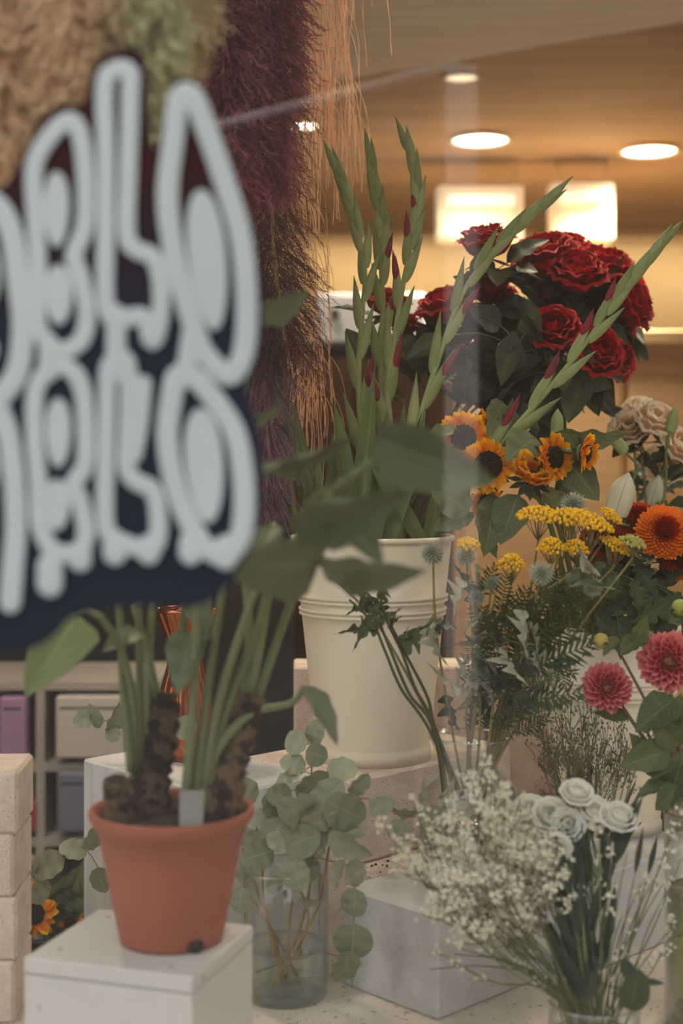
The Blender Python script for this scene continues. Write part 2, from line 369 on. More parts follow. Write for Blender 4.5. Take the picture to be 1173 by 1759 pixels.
carton(-10, 1470, 60, 1586, M_beige, 'beige carton on the lowest tier of the storage shelf')
# ------------------------------------------------------------------ blocks and plinths of the display
M_aer = mat('aerated_concrete', col(226, 208, 194), col(205, 186, 172), .9, 30, bump=.5, bscale=260, speck=(col(150, 132, 118), 420, .66))
M_paint = mat('white_painted_board', col(222, 222, 222), col(208, 208, 206), .45, 6, stretch=(14, 14, 1), speck=(col(120, 115, 108), 60, .76))
M_paintgrey = mat('grey_white_block', col(205, 205, 204), col(186, 186, 186), .75, 22, bump=.35, bscale=160, speck=(col(150, 148, 144), 320, .72))
ANG = math.radians(44.0); U = Vector((math.cos(ANG), math.sin(ANG), 0)); V = Vector((-math.sin(ANG), math.cos(ANG), 0))
def block(name, o, u0, u1, v0, v1, z0, z1, m, label, cat_='block', group=None, bev=.003, ang=None):
    """block with its plan in (u, v) axes turned by ang about the corner point o"""
    a = ANG if ang is None else ang; M = Matrix.Translation((o[0], o[1], 0)) @ Matrix.Rotation(a, 4, 'Z')
    b = MB(); b.box((u0, v0, z0), (u1, v1, z1), M, bev)
    c = M @ Vector(((u0+u1)/2, (v0+v1)/2, z0)); return solid(name, b, m, label, cat_, group, base=c)
g = .0005
NA = (-.15, 1.72); ND = (.111, 1.61)
th_a = block('white_plinth', NA, 0, .1690, 0, .30, ZP, ZC, M_paint, 'tall white painted plinth behind the terracotta pot, scuffed on its left face', 'plinth')
block('concrete_block', ND, 0, .27, 0, .158, ZP, ZD, M_paintgrey, 'whitewashed concrete block standing corner-on at the bottom, under the white blossom', group='blocks of the display')
block('concrete_block', ND, .272, .56, -.035, .155, ZP, ZD, M_paintgrey, 'bluish white concrete block between the white roses and the right vase', group='blocks of the display')
block('concrete_block', ND, .0605, .34, .1585, .318, ZP, ZD, M_aer, 'beige concrete block with dirt crumbs on top, below the shaded recess', group='blocks of the display')
block('concrete_block', ND, .3405, .66, .1585, .318, ZP, ZD, M_aer, 'beige concrete block carrying the right-hand cream bucket', group='blocks of the display')
OC = (.01, 1.80)
block('concrete_slab', OC, 0, .33, 0, .21, ZD+g, ZC, M_aer, 'rough beige concrete slab under the tall cream bucket', group='blocks of the display', bev=.004)
block('concrete_block', (-.075, 2.19), 0, .30, 0, .10, ZP, ZC+.090, M_aer, 'pinkish beige upright block showing left of the tall cream bucket', group='blocks of the display', ang=0.03)
block('concrete_block', (.232, 2.20), 0, .15, 0, .10, ZD+.0005, ZC+.088, M_aer, 'pinkish beige upright block showing right of the tall cream bucket', group='blocks of the display', ang=0.0)
# loose dirt crumbs
M_soil = mat('potting_soil', col(48, 36, 28), col(74, 56, 42), .95, 60, bump=.8, bscale=200)
cr = MB()
for k in range(40):
    p = Vector((ND[0], ND[1], 0))+U*rnd(.07, .30)+V*rnd(.16, .2)
    if k < 8: p = Vector((ND[0], ND[1], 0))+U*rnd(.08, .12)+V*rnd(.17, .195)
    cr.blob((p.x, p.y, ZD+.0008), rnd(.0006, .0022), 5, 3, .3)
solid('dirt_crumbs', cr, M_soil, 'dark dirt crumbs scattered on the block below the recess', 'dirt', kind='stuff')
# stack of narrow aerated bricks at the left edge
lab = ['topmost pale brick of the stack at the left edge', 'second brick from the top of the stack at the left edge', 'third brick from the top of the stack at the left edge', 'lowest brick of the stack at the left edge']
zt = CAMZ-(1325-HY)/F*1.6; hh = (zt-ZP)/4
for i in range(4):
    x1 = (28-CX)/F*1.6+(.002, -.003, .001, -.002)[i]
    block('concrete_brick', (x1, 1.6), -.20, 0, 0, .105, zt-hh*(i+1)+.0003, zt-hh*i-.0003, M_aer, lab[i], 'brick', 'bricks stacked at the left edge', .004, (.05, .02, .06, .03)[i])
# white box carrying the terracotta pot (lid line near its top)
M_box = mat('white_laminate', col(208, 208, 207), col(202, 201, 199), .4, 3, speck=(col(150, 130, 110), 45, .74))
zb = CAMZ-.458; bx = Thing('white_display_box', 'white laminate box with a thin lid under the terracotta pot', 'box', (-.184, 1.334, ZP))
c0 = Vector((-.133, 1.25)); uu = Vector((-.164, .052)).normalized(); a_ = math.atan2(uu.y, uu.x)-PI
M = Matrix.Translation((c0.x, c0.y, 0)) @ Matrix.Rotation(a_, 4, 'Z')
b = MB(); b.box((-.172+.0007, .0007, ZP), (-.0007, .15, zb-.0165), M, .0015); bx.part('body', b, M_box, False)
b = MB(); b.box((-.172, 0, zb-.0155), (0, .1507, zb), M, .002); bx.part('lid', b, M_box, False)
for q in ((-.02, .13), (-.03, .02), (-.15, .03), (-.15, .13)):
    b = MB(); w_ = M @ Vector((q[0], q[1], zb)); b.blob((w_.x, w_.y, w_.z), .003, 8, 4, 0, (1, 1, .3)); bx.part('screw_cap', b, mat('cap', col(180, 165, 150)))

# ------------------------------------------------------------------ buckets, vases
M_cream = mat('cream_enamel', col(232, 222, 200), col(226, 214, 192), .38, 5, speck=(col(190, 165, 140), 30, .8), spec=.5)
M_inside = mat('bucket_inside', col(235, 230, 218), None, .5)
def bucket(label, px, d, r0, r1, ztop, zbot, group='cream flower buckets'):
    c = Vector(((px-CX)/F*d, d, zbot)); h = ztop-zbot; th = Thing('flower_bucket', label, 'bucket', c, group)
    R = lambda t: r1+(r0-r1)*t
    pr = [(.001, .012), (r1*.96, .012), (r1*.97, .002), (r1*1.045, 0), (r1*1.045, .016), (R(.055), .02), (R(.06), .022)]
    for t in (.2, .4, .6): pr.append((R(t), h*t))
    for t in (.655, .675, .715, .735):
        pr += [(R(t), h*(t-.008)), (R(t)+.0035, h*(t-.004)), (R(t)+.0035, h*(t+.004)), (R(t), h*(t+.008))]
    pr += [(R(.85), h*.85), (R(.985), h*.985)]
    b = MB(); b.lathe(pr, c, 64); th.part('body', b, M_cream)
    b = MB(); b.lathe([(R(1)-.0015, h-.006), (R(1)+.0035, h-.006), (R(1)+.0045, h-.002), (R(1)+.0025, h+.001), (R(1)-.0015, h), (R(1)-.0015, h-.006)], c, 64); th.part('rim', b, M_cream)
    b = MB(); b.lathe([(R(.99)-.002, h*.99), (R(.5)-.002, h*.5), (R(.1)-.003, h*.1), (.001, h*.1)], c, 48); th.part('lining', b, M_inside)
    return th, c
BK1, B1 = bucket('tall cream enamel bucket holding gladioli, on the rough slab', 640, 1.95, .1105, .0775, CAMZ-.0975, ZC)
BK2, B2 = bucket('cream enamel bucket behind the pink dahlias, holding orange chrysanthemums', 1047, 2.02, .1010, .0745, CAMZ-.2265, ZD, )
M_glass = glassmat('clear_glass', (.975, .985, .977, 1), 1.5, .01)
M_lip = glassmat('glass_lip', (.95, .97, .95, 1), 2.6, .02)
M_thick = glassmat('green_thick_glass', (.88, .93, .88, 1), 1.5, .02)
M_water = glassmat('vase_water', (.93, .96, .93, 1), 1.33, .01)
M_watergreen = glassmat('stem_water', (.60, .64, .40, 1), 1.33, .02)
def vase(name, label, c, prof, t=.0025, water=None, wm=None, n=56):
    th = Thing(name, label, 'vase', c)
    b = MB(); b.lathe(prof+[(prof[-1][0]-t, prof[-1][1])]+[(max(.001, r-t), z+(t if i == 0 else 0)) for i, (r, z) in list(enumerate(prof))[::-1]], c, n); th.part('glass_wall', b, M_glass)
    b = MB(); r, z = prof[-1]; b.lathe([(r-t, z-.001), (r+.0008, z-.001), (r+.001, z+.001), (r-t/2, z+.002), (r-t, z+.001), (r-t, z-.001)], c, n); th.part('lip', b, M_lip)
    b = MB(); r = max(q[0] for q in prof[:3]); b.lathe([(.001, .0005), (r*.93, .0005), (r*.975, .006), (r*.97, .014), (r*.6, .011), (.001, .010)], c, n); th.part('thick_base', b, M_thick)
    if water:
        pr = [(max(.001, r-t-.0008), z) for r, z in prof if z < water and z > .015]
        rr = np.interp(water, [q[1] for q in prof], [q[0] for q in prof])-t-.0008
        b = MB(); b.lathe([(.001, .0155), (pr[0][0] if pr else rr, .0155)]+pr+[(rr, water), (rr*.97, water-.0015), (.001, water-.0015)], c, n); th.part('water', b, wm or M_water)
    return th
cv1 = Vector(((489-CX)/F*1.69, 1.69, ZP)); r = .0525
vase('glass_cylinder_vase', 'clear glass cylinder vase with water holding the eucalyptus', cv1, [(.001, 0), (r*.9, 0), (r*.985, .006), (r, .014), (r, .05), (r, .1), (r, .155)], water=.063)
cv2 = Vector(((806-CX)/F*1.73, 1.73, ZD)); k = 1.73/F
vase('glass_bottle_vase', 'round clear glass vase with a flared neck holding yarrow and globe thistles', cv2,
     [(.001, 0), (.05, 0), (.060, .01), (.0635, .04), (.064, .08), (.062, .105), (.056, .125), (.044, .137), (.0365, .145), (.0360, .152), (.041, .165), (.0475, .177), (.0505, .184)], water=.075)
cv3 = Vector(((1020-CX)/F*1.45, 1.45, ZP)); r = .0475
vase('glass_jar', 'low clear glass jar at the bottom holding white roses and white blossom', cv3, [(.001, 0), (r*.9, 0), (r, .008), (r, .04), (r*.98, .075), (r*1.0, .085)], water=.05)
cv4 = Vector(((1219-CX)/F*1.6, 1.6, ZP)); r = .051
vase('glass_cylinder_vase', 'tall glass cylinder vase with green water cut by the right edge', cv4, [(.001, 0), (r*.9, 0), (r, .008), (r, .08), (r, .16), (r, .243)], water=.155, wm=M_watergreen)

# copper vase behind the potted plant
M_copper = mat('copper', col(196, 120, 84), col(176, 98, 66), .2, 6, metal=1.0)
cc = P(318, 1290, 1.94); cc.z = ZC; th = Thing('copper_vase', 'shiny fluted copper vase behind the potted plant', 'vase', cc)
b = MB(); n = 48; vs = []; prf = [(.030, 0), (.034, .01), (.036, .05), (.034, .09), (.026, .12), (.021, .14), (.024, .165), (.036, .195), (.040, .205)]; fs = []
for i, (r, z) in enumerate(prf):
    for k in range(n): q = r*(1+.07*math.cos(12*2*PI*k/n)); vs.append(cc+Vector((q*math.cos(2*PI*k/n), q*math.sin(2*PI*k/n), z)))
for i in range(len(prf)-1):
    for k in range(n): fs.append((i*n+k, i*n+(k+1) % n, (i+1)*n+(k+1) % n, (i+1)*n+k))
fs.append(tuple(range(n-1, -1, -1))); b.add(vs, fs); th.part('body', b, M_copper)
b = MB(); b.lathe([(.038, .203), (.043, .204), (.043, .208), (.038, .209), (.038, .203)], cc, 40); th.part('lip', b, M_copper)

# ------------------------------------------------------------------ lettering on the window
M_letter = mat('white_vinyl', col(170, 180, 183), None, .5, 3)
m, nt, bs, out = base_mat('dark_vinyl'); tc = N(nt, 'ShaderNodeTexCoord'); sp = N(nt, 'ShaderNodeSeparateXYZ'); nt.links.new(tc.outputs['Object'], sp.inputs[0])
mr = N(nt, 'ShaderNodeMapRange'); mr.inputs[1].default_value = .20; mr.inputs[2].default_value = .30; nt.links.new(sp.outputs[2], mr.inputs[0])
nt.links.new(mixc(nt, mr.outputs[0], col(34, 38, 50), col(48, 26, 26)), bs.inputs['Base Color']); bs.inputs['Roughness'].default_value = .65; bs.inputs['Specular IOR Level'].default_value = .1
M_back = m; DS = .882
sg = Thing('window_lettering', 'white dripping bubble letters on a dark backing stuck to the window glass', 'sign', P(60, 1110, DS))
def outline(pts, y0, y1, mt, name, under=None, lab_=None):
    vs = [P(x, y, DS) for x, y in pts]; n = len(vs); q = [(v.x, y0, v.z) for v in vs]+[(v.x, y1, v.z) for v in vs]
    b = MB(); b.add(q, [tuple(range(n)), tuple(range(2*n-1, n-1, -1))]+[(i, i+n, (i+1) % n+n, (i+1) % n) for i in range(n)]); return sg.part(name, b, mt, False, label=lab_, under=under)
def smooth2(pts, per=5): return [(v.x, v.y) for v in cat([Vector((x, y, 0)) for x, y in pts], per)]
ctr = [(-400, 330), (-200, 300), (-60, 330), (5, 318), (45, 250), (95, 180), (140, 178), (158, 130), (185, 88), (232, 84), (252, 120), (262, 250), (280, 200), (298, 140), (325, 134), (352, 160), (385, 260), (425, 380), (446, 470), (447, 600), (425, 668), (446, 760), (447, 870), (432, 930), (405, 985), (370, 1025), (320, 1045), (240, 1040), (170, 1048), (120, 1062), (95, 1090), (60, 1112), (20, 1118), (-60, 1122), (-220, 1115), (-400, 1090)]
outline(smooth2(ctr), DS+.0012, DS+.0025, M_back, 'backing', lab_='dark navy and maroon backing')
def stroke(name, pts, wpx, closed=False, under=None, wend=None):
    pts = smooth2(pts, 6); pts = [Vector((x, y, 0)) for x, y in pts]; n = len(pts)
    h = [wpx/2+((wend or wpx)-wpx)/2*i/(n-1) for i in range(n)]
    if not closed:
        t0 = (pts[0]-pts[1]).normalized(); t1 = (pts[-1]-pts[-2]).normalized(); h0, h1 = h[0], h[-1]
        pts = [pts[0]+t0*h0*a for a in (1, .87, .5)]+pts+[pts[-1]+t1*h1*a for a in (.5, .87, 1)]
        h = [h0*a for a in (.06, .5, .87)]+h+[h1*a for a in (.87, .5, .06)]
    W = [P(p.x, p.y, DS) for p in pts]; W = [Vector((p.x, 0, p.z)) for p in W]
    b = MB(); b.tube(W, [x/F*DS for x in h], 12, not closed)
    b.v = [(x, DS+(y*.06)-.0005, z) for x, y, z in b.v]
    return sg.part(name, b, M_letter, True, under=under)
def ell(under, cx, cy, rx, ry, rot=0):
    pts = []; rx, ry = rx*.92, ry*.95
    for k in range(28):
        a = 2*PI*k/28; x, y = rx*math.cos(a), ry*math.sin(a)*(1+.12*math.sin(a)); pts.append((cx+x*math.cos(rot)-y*math.sin(rot), cy+x*math.sin(rot)+y*math.cos(rot)))
    outline(pts, DS-.0006, DS+.001, M_letter, 'inner_fill', under=under)
# upper row
A1 = stroke('letter', [(-150, 660), (-140, 520), (-110, 380), (-60, 345), (-10, 350), (20, 400), (32, 480), (40, 560), (30, 640), (-5, 690)], 39)
ell(A1, -55, 470, 60, 90); ell(A1, -50, 600, 50, 40)
B_1 = stroke('letter', [(92, 600), (66, 560), (66, 470), (62, 380), (58, 300), (70, 258), (105, 215), (128, 212), (142, 250), (148, 320), (146, 390), (128, 440), (140, 480), (150, 540), (140, 585), (110, 604), (92, 600)], 31)
ell(B_1, 97, 352, 24, 68); ell(B_1, 101, 500, 26, 54)
L_1 = stroke('letter', [(200, 560), (182, 520), (182, 400), (182, 260), (180, 150), (195, 122), (222, 124), (224, 170), (220, 300), (218, 400), (232, 428), (262, 442), (276, 480), (276, 540), (262, 588), (246, 545), (205, 552)], 31)
O_1 = stroke('letter', [(345, 600), (320, 520), (300, 440), (288, 340), (298, 240), (308, 170), (330, 165), (352, 215), (385, 310), (412, 400), (422, 480), (424, 560), (416, 615), (396, 645), (370, 630), (345, 600)], 37)
ell(O_1, 355, 432, 36, 128, -.10)
# lower row
A2 = stroke('letter', [(-150, 960), (-140, 860), (-110, 740), (-60, 690), (-15, 690), (12, 740), (24, 820), (28, 900), (24, 960), (18, 1035)], 37)
ell(A2, -55, 800, 56, 80); ell(A2, -55, 910, 46, 34)
B_2 = stroke('letter', [(90, 950), (68, 900), (66, 830), (60, 750), (62, 670), (88, 634), (120, 634), (142, 670), (148, 740), (146, 800), (128, 832), (140, 868), (148, 920), (132, 950), (90, 950)], 31)
ell(B_2, 100, 736, 24, 62); ell(B_2, 97, 862, 26, 46); stroke('drip', [(86, 972), (86, 1004)], 44, under=B_2); stroke('drip', [(137, 950), (138, 962)], 40, under=B_2)
L_2 = stroke('letter', [(205, 930), (182, 905), (182, 800), (184, 700), (188, 630), (212, 616), (222, 650), (220, 740), (218, 800), (232, 826), (262, 842), (272, 880), (270, 930), (250, 945), (205, 930)], 31)
stroke('drip', [(246, 660), (243, 730), (236, 785)], 30, under=L_2, wend=16); stroke('drip', [(198, 938), (198, 950)], 42, under=L_2); stroke('drip', [(256, 938), (256, 950)], 40, under=L_2)
O_2 = stroke('letter', [(350, 940), (322, 890), (300, 830), (288, 750), (296, 680), (306, 645), (335, 650), (370, 690), (402, 740), (416, 800), (420, 870), (412, 925), (385, 955), (350, 940)], 37)
ell(O_2, 350, 788, 36, 104, -.08); stroke('drip', [(330, 930), (328, 950)], 42, under=O_2); stroke('drip', [(388, 940), (388, 958)], 42, under=O_2)
stroke('drip', [(84, 590), (84, 640)], 34, under=B_1); stroke('drip', [(200, 540), (200, 640)], 34, under=L_1); stroke('drip', [(330, 570), (318, 650)], 34, under=O_1)
# ------------------------------------------------------------------ hanging plumes
def filaments(mb, axis, rad, n, L, w_, barb, nb, spread, grav, t0=0.0, t1=1.0, jit=1.0):
    for _ in range(n):
        t = t0+(t1-t0)*random.random()**.9; p, tg = at(axis, t); R = np.interp(t, [q[0] for q in rad], [q[1] for q in rad])
        pr = rvec(); pr = (pr-tg*pr.dot(tg)).normalized(); ln = L*rnd(.6, 1.2); c = random.random()
        p = p+pr*R*rnd(.0, .5); d = (tg*.7+pr*spread*rnd(.3, 1.1)*R/.05).normalized(); K = 7; pts = []
        for i in range(K):
            pts.append(p.copy()); p = p+d*ln/K; d = (d+Vector((rnd(-.1, .1)*jit, rnd(-.1, .1)*jit, -grav*(.5+i/K)))).normalized()
        sd = (pts[-1]-pts[0]).cross(rvec()); sd = sd.normalized() if sd.length > 1e-8 else Vector((1, 0, 0))
        vs = []; fs = []
        for i, q in enumerate(pts): a = w_*(1-.7*i/K); vs += [q-sd*a, q+sd*a]
        for i in range(K-1): fs.append((2*i, 2*i+1, 2*i+3, 2*i+2))
        for j in range(nb):
            q, tg2 = at(pts, (j+.5)/nb); o = rvec(); o = (o-tg2*o.dot(tg2)).normalized(); e = q+(o*.55+tg2*.85)*barb*rnd(.6, 1.2); s2 = tg2*w_*1.3; k = len(vs)
            vs += [q-s2, q+s2, e]; fs.append((k, k+1, k+2))
        mb.add(vs, fs, [(c, .5)]*len(vs))
M_stalk = mat('dry_stalk', col(176, 150, 108), None, .7)
def plume(label, pts, rad, n, L, m_, spread=1.0, grav=.10, w_=.0007, barb=.010, nb=9, cat_='pampas', name='pampas_plume', t0=.0, jit=1.0, stalk=True):
    ax = cat(pts, 8); th = Thing(name, label, cat_, (ax[0].x, ax[0].y, CEIL), 'plumes hung from the ceiling')
    b = MB(); up = [Vector((ax[0].x, ax[0].y, CEIL)), Vector((ax[0].x, ax[0].y, (CEIL+ax[0].z)/2))]+ax
    b.tube(up, [.003]*len(up), 6); th.part('stalk', b, M_stalk)
    b = MB(); filaments(b, ax, rad, n, L, w_, barb, nb, spread, grav, t0, 1.0, jit); th.part('filaments', b, m_, False, kind='stuff')
M_tan = hairmat('tan_pampas', col(244, 224, 194), col(230, 202, 168), .45); M_green = hairmat('green_pampas', col(222, 218, 184), col(204, 200, 164), .45); M_sand = hairmat('sand_pampas', col(226, 206, 172), col(204, 182, 146), .4)
M_burg = hairmat('burgundy_pampas', col(170, 104, 112), col(124, 66, 76), .4); M_plum = hairmat('dark_plum_pampas', col(104, 66, 66), col(66, 44, 48)); M_mauve = hairmat('mauve_pampas', col(150, 118, 128), col(118, 92, 102)); M_peach = hairmat('peach_amaranth', col(236, 194, 156), col(222, 168, 126), .4)
fat = [(0, .042), (.6, .042), (1, .016)]
d = 1.07
plume('tan pampas plume hanging at the top left corner', [P(-10, -260, d), P(0, 0, d), P(10, 250, d)], fat, 1500, .045, M_tan, w_=.0016, barb=.014, spread=1.5, jit=2.0)
plume('greenish pampas plume hanging second from the top left corner', [P(70, -260, d+.03), P(72, 0, d+.03), P(66, 160, d+.03)], fat, 1500, .045, M_green, w_=.0016, barb=.014, spread=1.5, jit=2.0)
plume('wide tan pampas plume hanging between the two greenish ones', [P(150, -260, d-.01), P(145, -20, d-.01), P(112, 130, d-.01)], fat, 1500, .045, M_tan, w_=.0016, barb=.014, spread=1.5, jit=2.0)
plume('grey-green pampas plume hanging above the tallest white letter', [P(235, -260, d), P(238, -30, d), P(246, 190, d)], fat, 1500, .045, M_green, w_=.0016, barb=.014, spread=1.5, jit=2.0)
plume('sandy pampas plume hanging beside the burgundy ones', [P(312, -260, d+.06), P(308, -40, d+.06), P(296, 80, d+.06)], [(0, .035), (.6, .032), (1, .012)], 1200, .04, M_sand, w_=.0016, barb=.013, spread=1.5, jit=2.0)
d = 1.66
fb = [(0, .055), (.7, .055), (1, .03)]
plume('thick burgundy pampas plume hanging at the top, left of two', [P(378, -260, d), P(380, 0, d), P(392, 300, d)], fb, 2000, .065, M_burg, w_=.0014, barb=.014, spread=1.4, jit=1.6)
plume('thick burgundy pampas plume hanging at the top, right of two', [P(455, -260, d+.06), P(455, 0, d+.06), P(448, 300, d+.06)], fb, 2000, .065, M_burg, w_=.0014, barb=.014, spread=1.4, jit=1.6)
plume('dark plum feathery plume with fringed edge behind the white letters', [P(450, -200, 1.86), P(460, 150, 1.86), P(470, 420, 1.86), P(492, 600, 1.86)], [(0, .05), (.5, .055), (.85, .05), (1, .03)], 1100, .085, M_plum, spread=1.3, grav=.13, w_=.0006, barb=.012, nb=14)
plume('dusty mauve plume hanging low behind the white letters', [P(440, 200, 1.9), P(450, 500, 1.9), P(455, 680, 1.9), P(462, 850, 1.9)], [(0, .03), (.5, .045), (.85, .04), (1, .02)], 1000, .07, M_mauve, w_=.001)
def strands(label, pts, rad, n, L):
    ax = cat(pts, 8); th = Thing('hanging_amaranth', label, 'amaranth', (ax[0].x, ax[0].y, CEIL), 'peach amaranth hung from the ceiling')
    b = MB(); up = [Vector((ax[0].x, ax[0].y, CEIL))]+ax[:4]; b.tube(up, .002, 6); th.part('stalk', b, M_stalk)
    b = MB()
    for _ in range(n):
        t = rnd(0, .75); p, tg = at(ax, t); R = np.interp(t, [q[0] for q in rad], [q[1] for q in rad]); p = p+Vector((rnd(-1, 1), rnd(-1, 1), 0))*R*.4
        d_ = Vector((rnd(-.6, .6), rnd(-.6, .6), rnd(-.9, .2))).normalized(); pts2 = []; ln = L*rnd(.5, 1.1)
        for i in range(14):
            pts2.append(p.copy()); p = p+d_*ln/14; d_ = (d_+Vector((rnd(-.10, .10), rnd(-.10, .10), -.42))).normalized()
        c = random.random(); sd = Vector((1, rnd(-.6, .6), 0)).normalized(); vs = []; fs = []
        for i, q in enumerate(pts2): a = .00042*rnd(.5, 1.7); vs += [q-sd*a, q+sd*a]
        for i in range(13): fs.append((2*i, 2*i+1, 2*i+3, 2*i+2))
        b.add(vs, fs, [(c, .5)]*len(vs))
    th.part('filaments', b, M_peach, False, kind='stuff')
strands('thin peach amaranth strands hanging right of the burgundy pampas', [P(560, -200, 2.05), P(556, 60, 2.05), P(575, 330, 2.05)], [(0, .055), (1, .05)], 240, .20)
strands('peach amaranth tail hanging low beside the gladiolus stems', [P(505, 200, 2.02), P(515, 450, 2.02), P(525, 640, 2.02), P(520, 760, 2.02)], [(0, .045), (1, .03)], 200, .17)

# ------------------------------------------------------------------ leaf and petal shapes (unit length along +Y)
def leaf_mesh(name, m_, prof, nl=10, nw=4, fold=.12, bend=.12, wave=0.0, twist=0.0, nwv=3, cup=0.0, asp=.65):
    b = MB(); vs = []; uv = []; fs = []
    for i in range(nl+1):
        v = i/nl; w_ = max(.004, prof(v))
        for j in range(nw+1):
            u = j/nw*2-1; x = u*w_*.5; z = (fold*abs(x)*2+wave*math.sin(nwv*2*PI*v+(1 if u > 0 else 2.2))*abs(u)*w_+cup*u*u*w_)*asp-bend*v*v
            a = twist*v; vs.append((x*math.cos(a), v, z+x*math.sin(a)*asp)); uv.append(((u+1)/2, v))
    for i in range(nl):
        for j in range(nw): k = i*(nw+1)+j; fs.append((k, k+1, k+nw+2, k+nw+1))
    b.add(vs, fs, uv); return b.mesh(name, m_)
ovate = lambda v: math.sin(PI*min(1, v)**.72)**.85 if 0 < v < 1 else 0.0
roundp = lambda v: math.sqrt(max(0, 1-(2*v-1)**2))*(1-.15*(v-.5)) if 0 < v < 1 else 0.0
lance = lambda v: math.sin(PI*min(1, v)**.8) if 0 < v < 1 else 0.0
heart = lambda v: (min(1, v/.12)**.5)*(1-(max(0, v-.12)/.88)**1.7)**.9*1.02 if 0 < v < 1 else 0.0
sword = lambda v: (.75+.25*min(1, v/.3))*(1-max(0, (v-.35)/.65)**2.2) if v < 1 else 0.0
def lobed(v): return max(.06, (.35+.65*abs(math.sin(PI*(3.5*v+.25)))**.7)*math.sin(PI*min(1, v+.04)**.8)) if 0 < v < 1 else 0.0
def jag(v): return max(.07, (.2+.8*abs(math.sin(PI*(4*v+.1)))**1.2)*math.sin(PI*min(1, v+.05)**.7)) if 0 < v < 1 else 0.0
petalp = lambda v: (math.sin(PI*min(1, v)**.85)**.65) if 0 < v < 1 else 0.0
STALK = leafmat('leaf_stalk', col(112, 124, 80), col(92, 106, 64), trans=.05)
def leaf_px(th, me, a, b_, wpx, roll=0.0, name='leaf', label=None, under=None):
    """leaf with its foot at pixel/depth a and its tip at b_, face turned to the light of the window, rolled about its axis"""
    p0, p1 = P(*a), P(*b_); y = p1-p0; L = y.length
    if th.axes and name == 'leaf':
        near = min((q for ax in th.axes for q in ax), key=lambda q: (q-p0).length); g_ = (near-p0).length
        if .004 < g_ < .14:
            b = MB(); b.tube(cat([near, near.lerp(p0, .5)+Vector((0, .004, g_*.12)), p0, p0+y*.06], 4), .0009 if L < .09 else .0014, 5); th.part('leaf_stalk', b, STALK)
    n_ = Matrix.Rotation(math.radians(roll), 3, y.normalized()) @ to_cam((p0+p1)/2)
    return th.inst(name, me, frame(p0, y, n_, wpx/F*(a[2]+b_[2])/2, L, L), label, under)
def leaf_at(th, me, p, dirv, nrm, L, W, name='leaf', under=None): return th.inst(name, me, frame(p, dirv, nrm, W, L, L), None, under)

# ------------------------------------------------------------------ potted plant on the white box
M_terra = mat('terracotta_plastic', col(168, 100, 80), col(156, 90, 72), .55, 6, bump=.06)
M_petiole = leafmat('pale_petiole', col(142, 150, 112), col(122, 134, 96), trans=.1); M_bark = mat('scaly_bark', col(112, 90, 70), col(56, 44, 36), .9, 70, bump=1.0, bscale=120, contrast=(.45, .55))
M_bigleaf = leafmat('big_leaf', col(116, 126, 96), col(94, 108, 80), rib=col(138, 146, 114), rough=.4, trans=.2)
M_paleleaf = leafmat('pale_leaf', col(140, 152, 104), col(126, 140, 96), rib=col(166, 172, 128), rough=.45, trans=.3)
M_tag = mat('grey_tag', col(150, 150, 146), None, .5)
cp = Vector(((295-CX)/F*1.355, 1.355, zb+.0005)); pt = Thing('potted_plant', 'leafy plant with scaly trunks in a terracotta-coloured pot', 'plant', cp)
k = 1.355/F; h = .127
pr = [(.001, .002), (.046, .002), (.0495, 0), (.0505, .004), (.0648, h*.60), (.0715, h*.86), (.0735, h*.865), (.0765, h*.90), (.0795, h*.94), (.0800, h*.98), (.0780, h*1.0), (.0745, h*.995), (.0715, h*.93), (.0700, h*.86)]
b = MB(); b.lathe(pr, cp, 64); pot = pt.part('pot', b, M_terra)
for a in (-1.0, .9, 2.6): 
    b = MB(); b.blob(cp+Vector((.0488*math.cos(a), .0488*math.sin(a), .006)), .008, 8, 5, 0, (1.2, 1.2, .8)); pt.part('drain_hole', b, mat('hole', col(40, 30, 26)), under=pot)
b = MB(); vs = []; fs = []; nn, mm = 36, 8
for i in range(mm+1):
    for q in range(nn): r = .0715*i/mm+.0004; vs.append(cp+Vector((r*math.cos(2*PI*q/nn), r*math.sin(2*PI*q/nn), h*.90+rnd(-.003, .004)+.006*(1-i/mm))))
for i in range(mm):
    for q in range(nn): fs.append((i*nn+q, i*nn+(q+1) % nn, (i+1)*nn+(q+1) % nn, (i+1)*nn+q))
b.add(vs, fs); pt.part('soil', b, M_soil)
zso = cp.z+h*.9
def trunk(pts, r0, r1):
    ax = cat(pts, 8); n = len(ax); b = MB(); b.tube(ax, [(r0+(r1-r0)*i/(n-1))*(1+.12*math.sin(i*2.1)) for i in range(n)], 14)
    b.v = [(x+rnd(-.0012, .0012), y+rnd(-.0012, .0012), z+rnd(-.001, .001)) for x, y, z in b.v]; pt.part('trunk', b, M_bark)
trunk([Vector((P(252, 1390, 1.36).x, 1.37, zso-.01)), P(258, 1330, 1.38), P(276, 1270, 1.385), P(285, 1190, 1.39)], .024, .014)
trunk([Vector((P(385, 1400, 1.35).x, 1.35, zso-.01)), P(388, 1340, 1.35), P(408, 1270, 1.36), P(432, 1195, 1.37)], .020, .015)
trunk([Vector((P(205, 1390, 1.33).x, 1.33, zso-.01)), P(200, 1362, 1.325), P(196, 1345, 1.32)], .013, .011)
def petiole(pts, r0=.005, r1=.003):
    ax = cat([P(*p) for p in pts], 8); n = len(ax); b = MB(); b.tube(ax, [r0+(r1-r0)*i/(n-1) for i in range(n)], 8); pt.part('petiole', b, M_petiole); pt.axes.append(ax); return ax
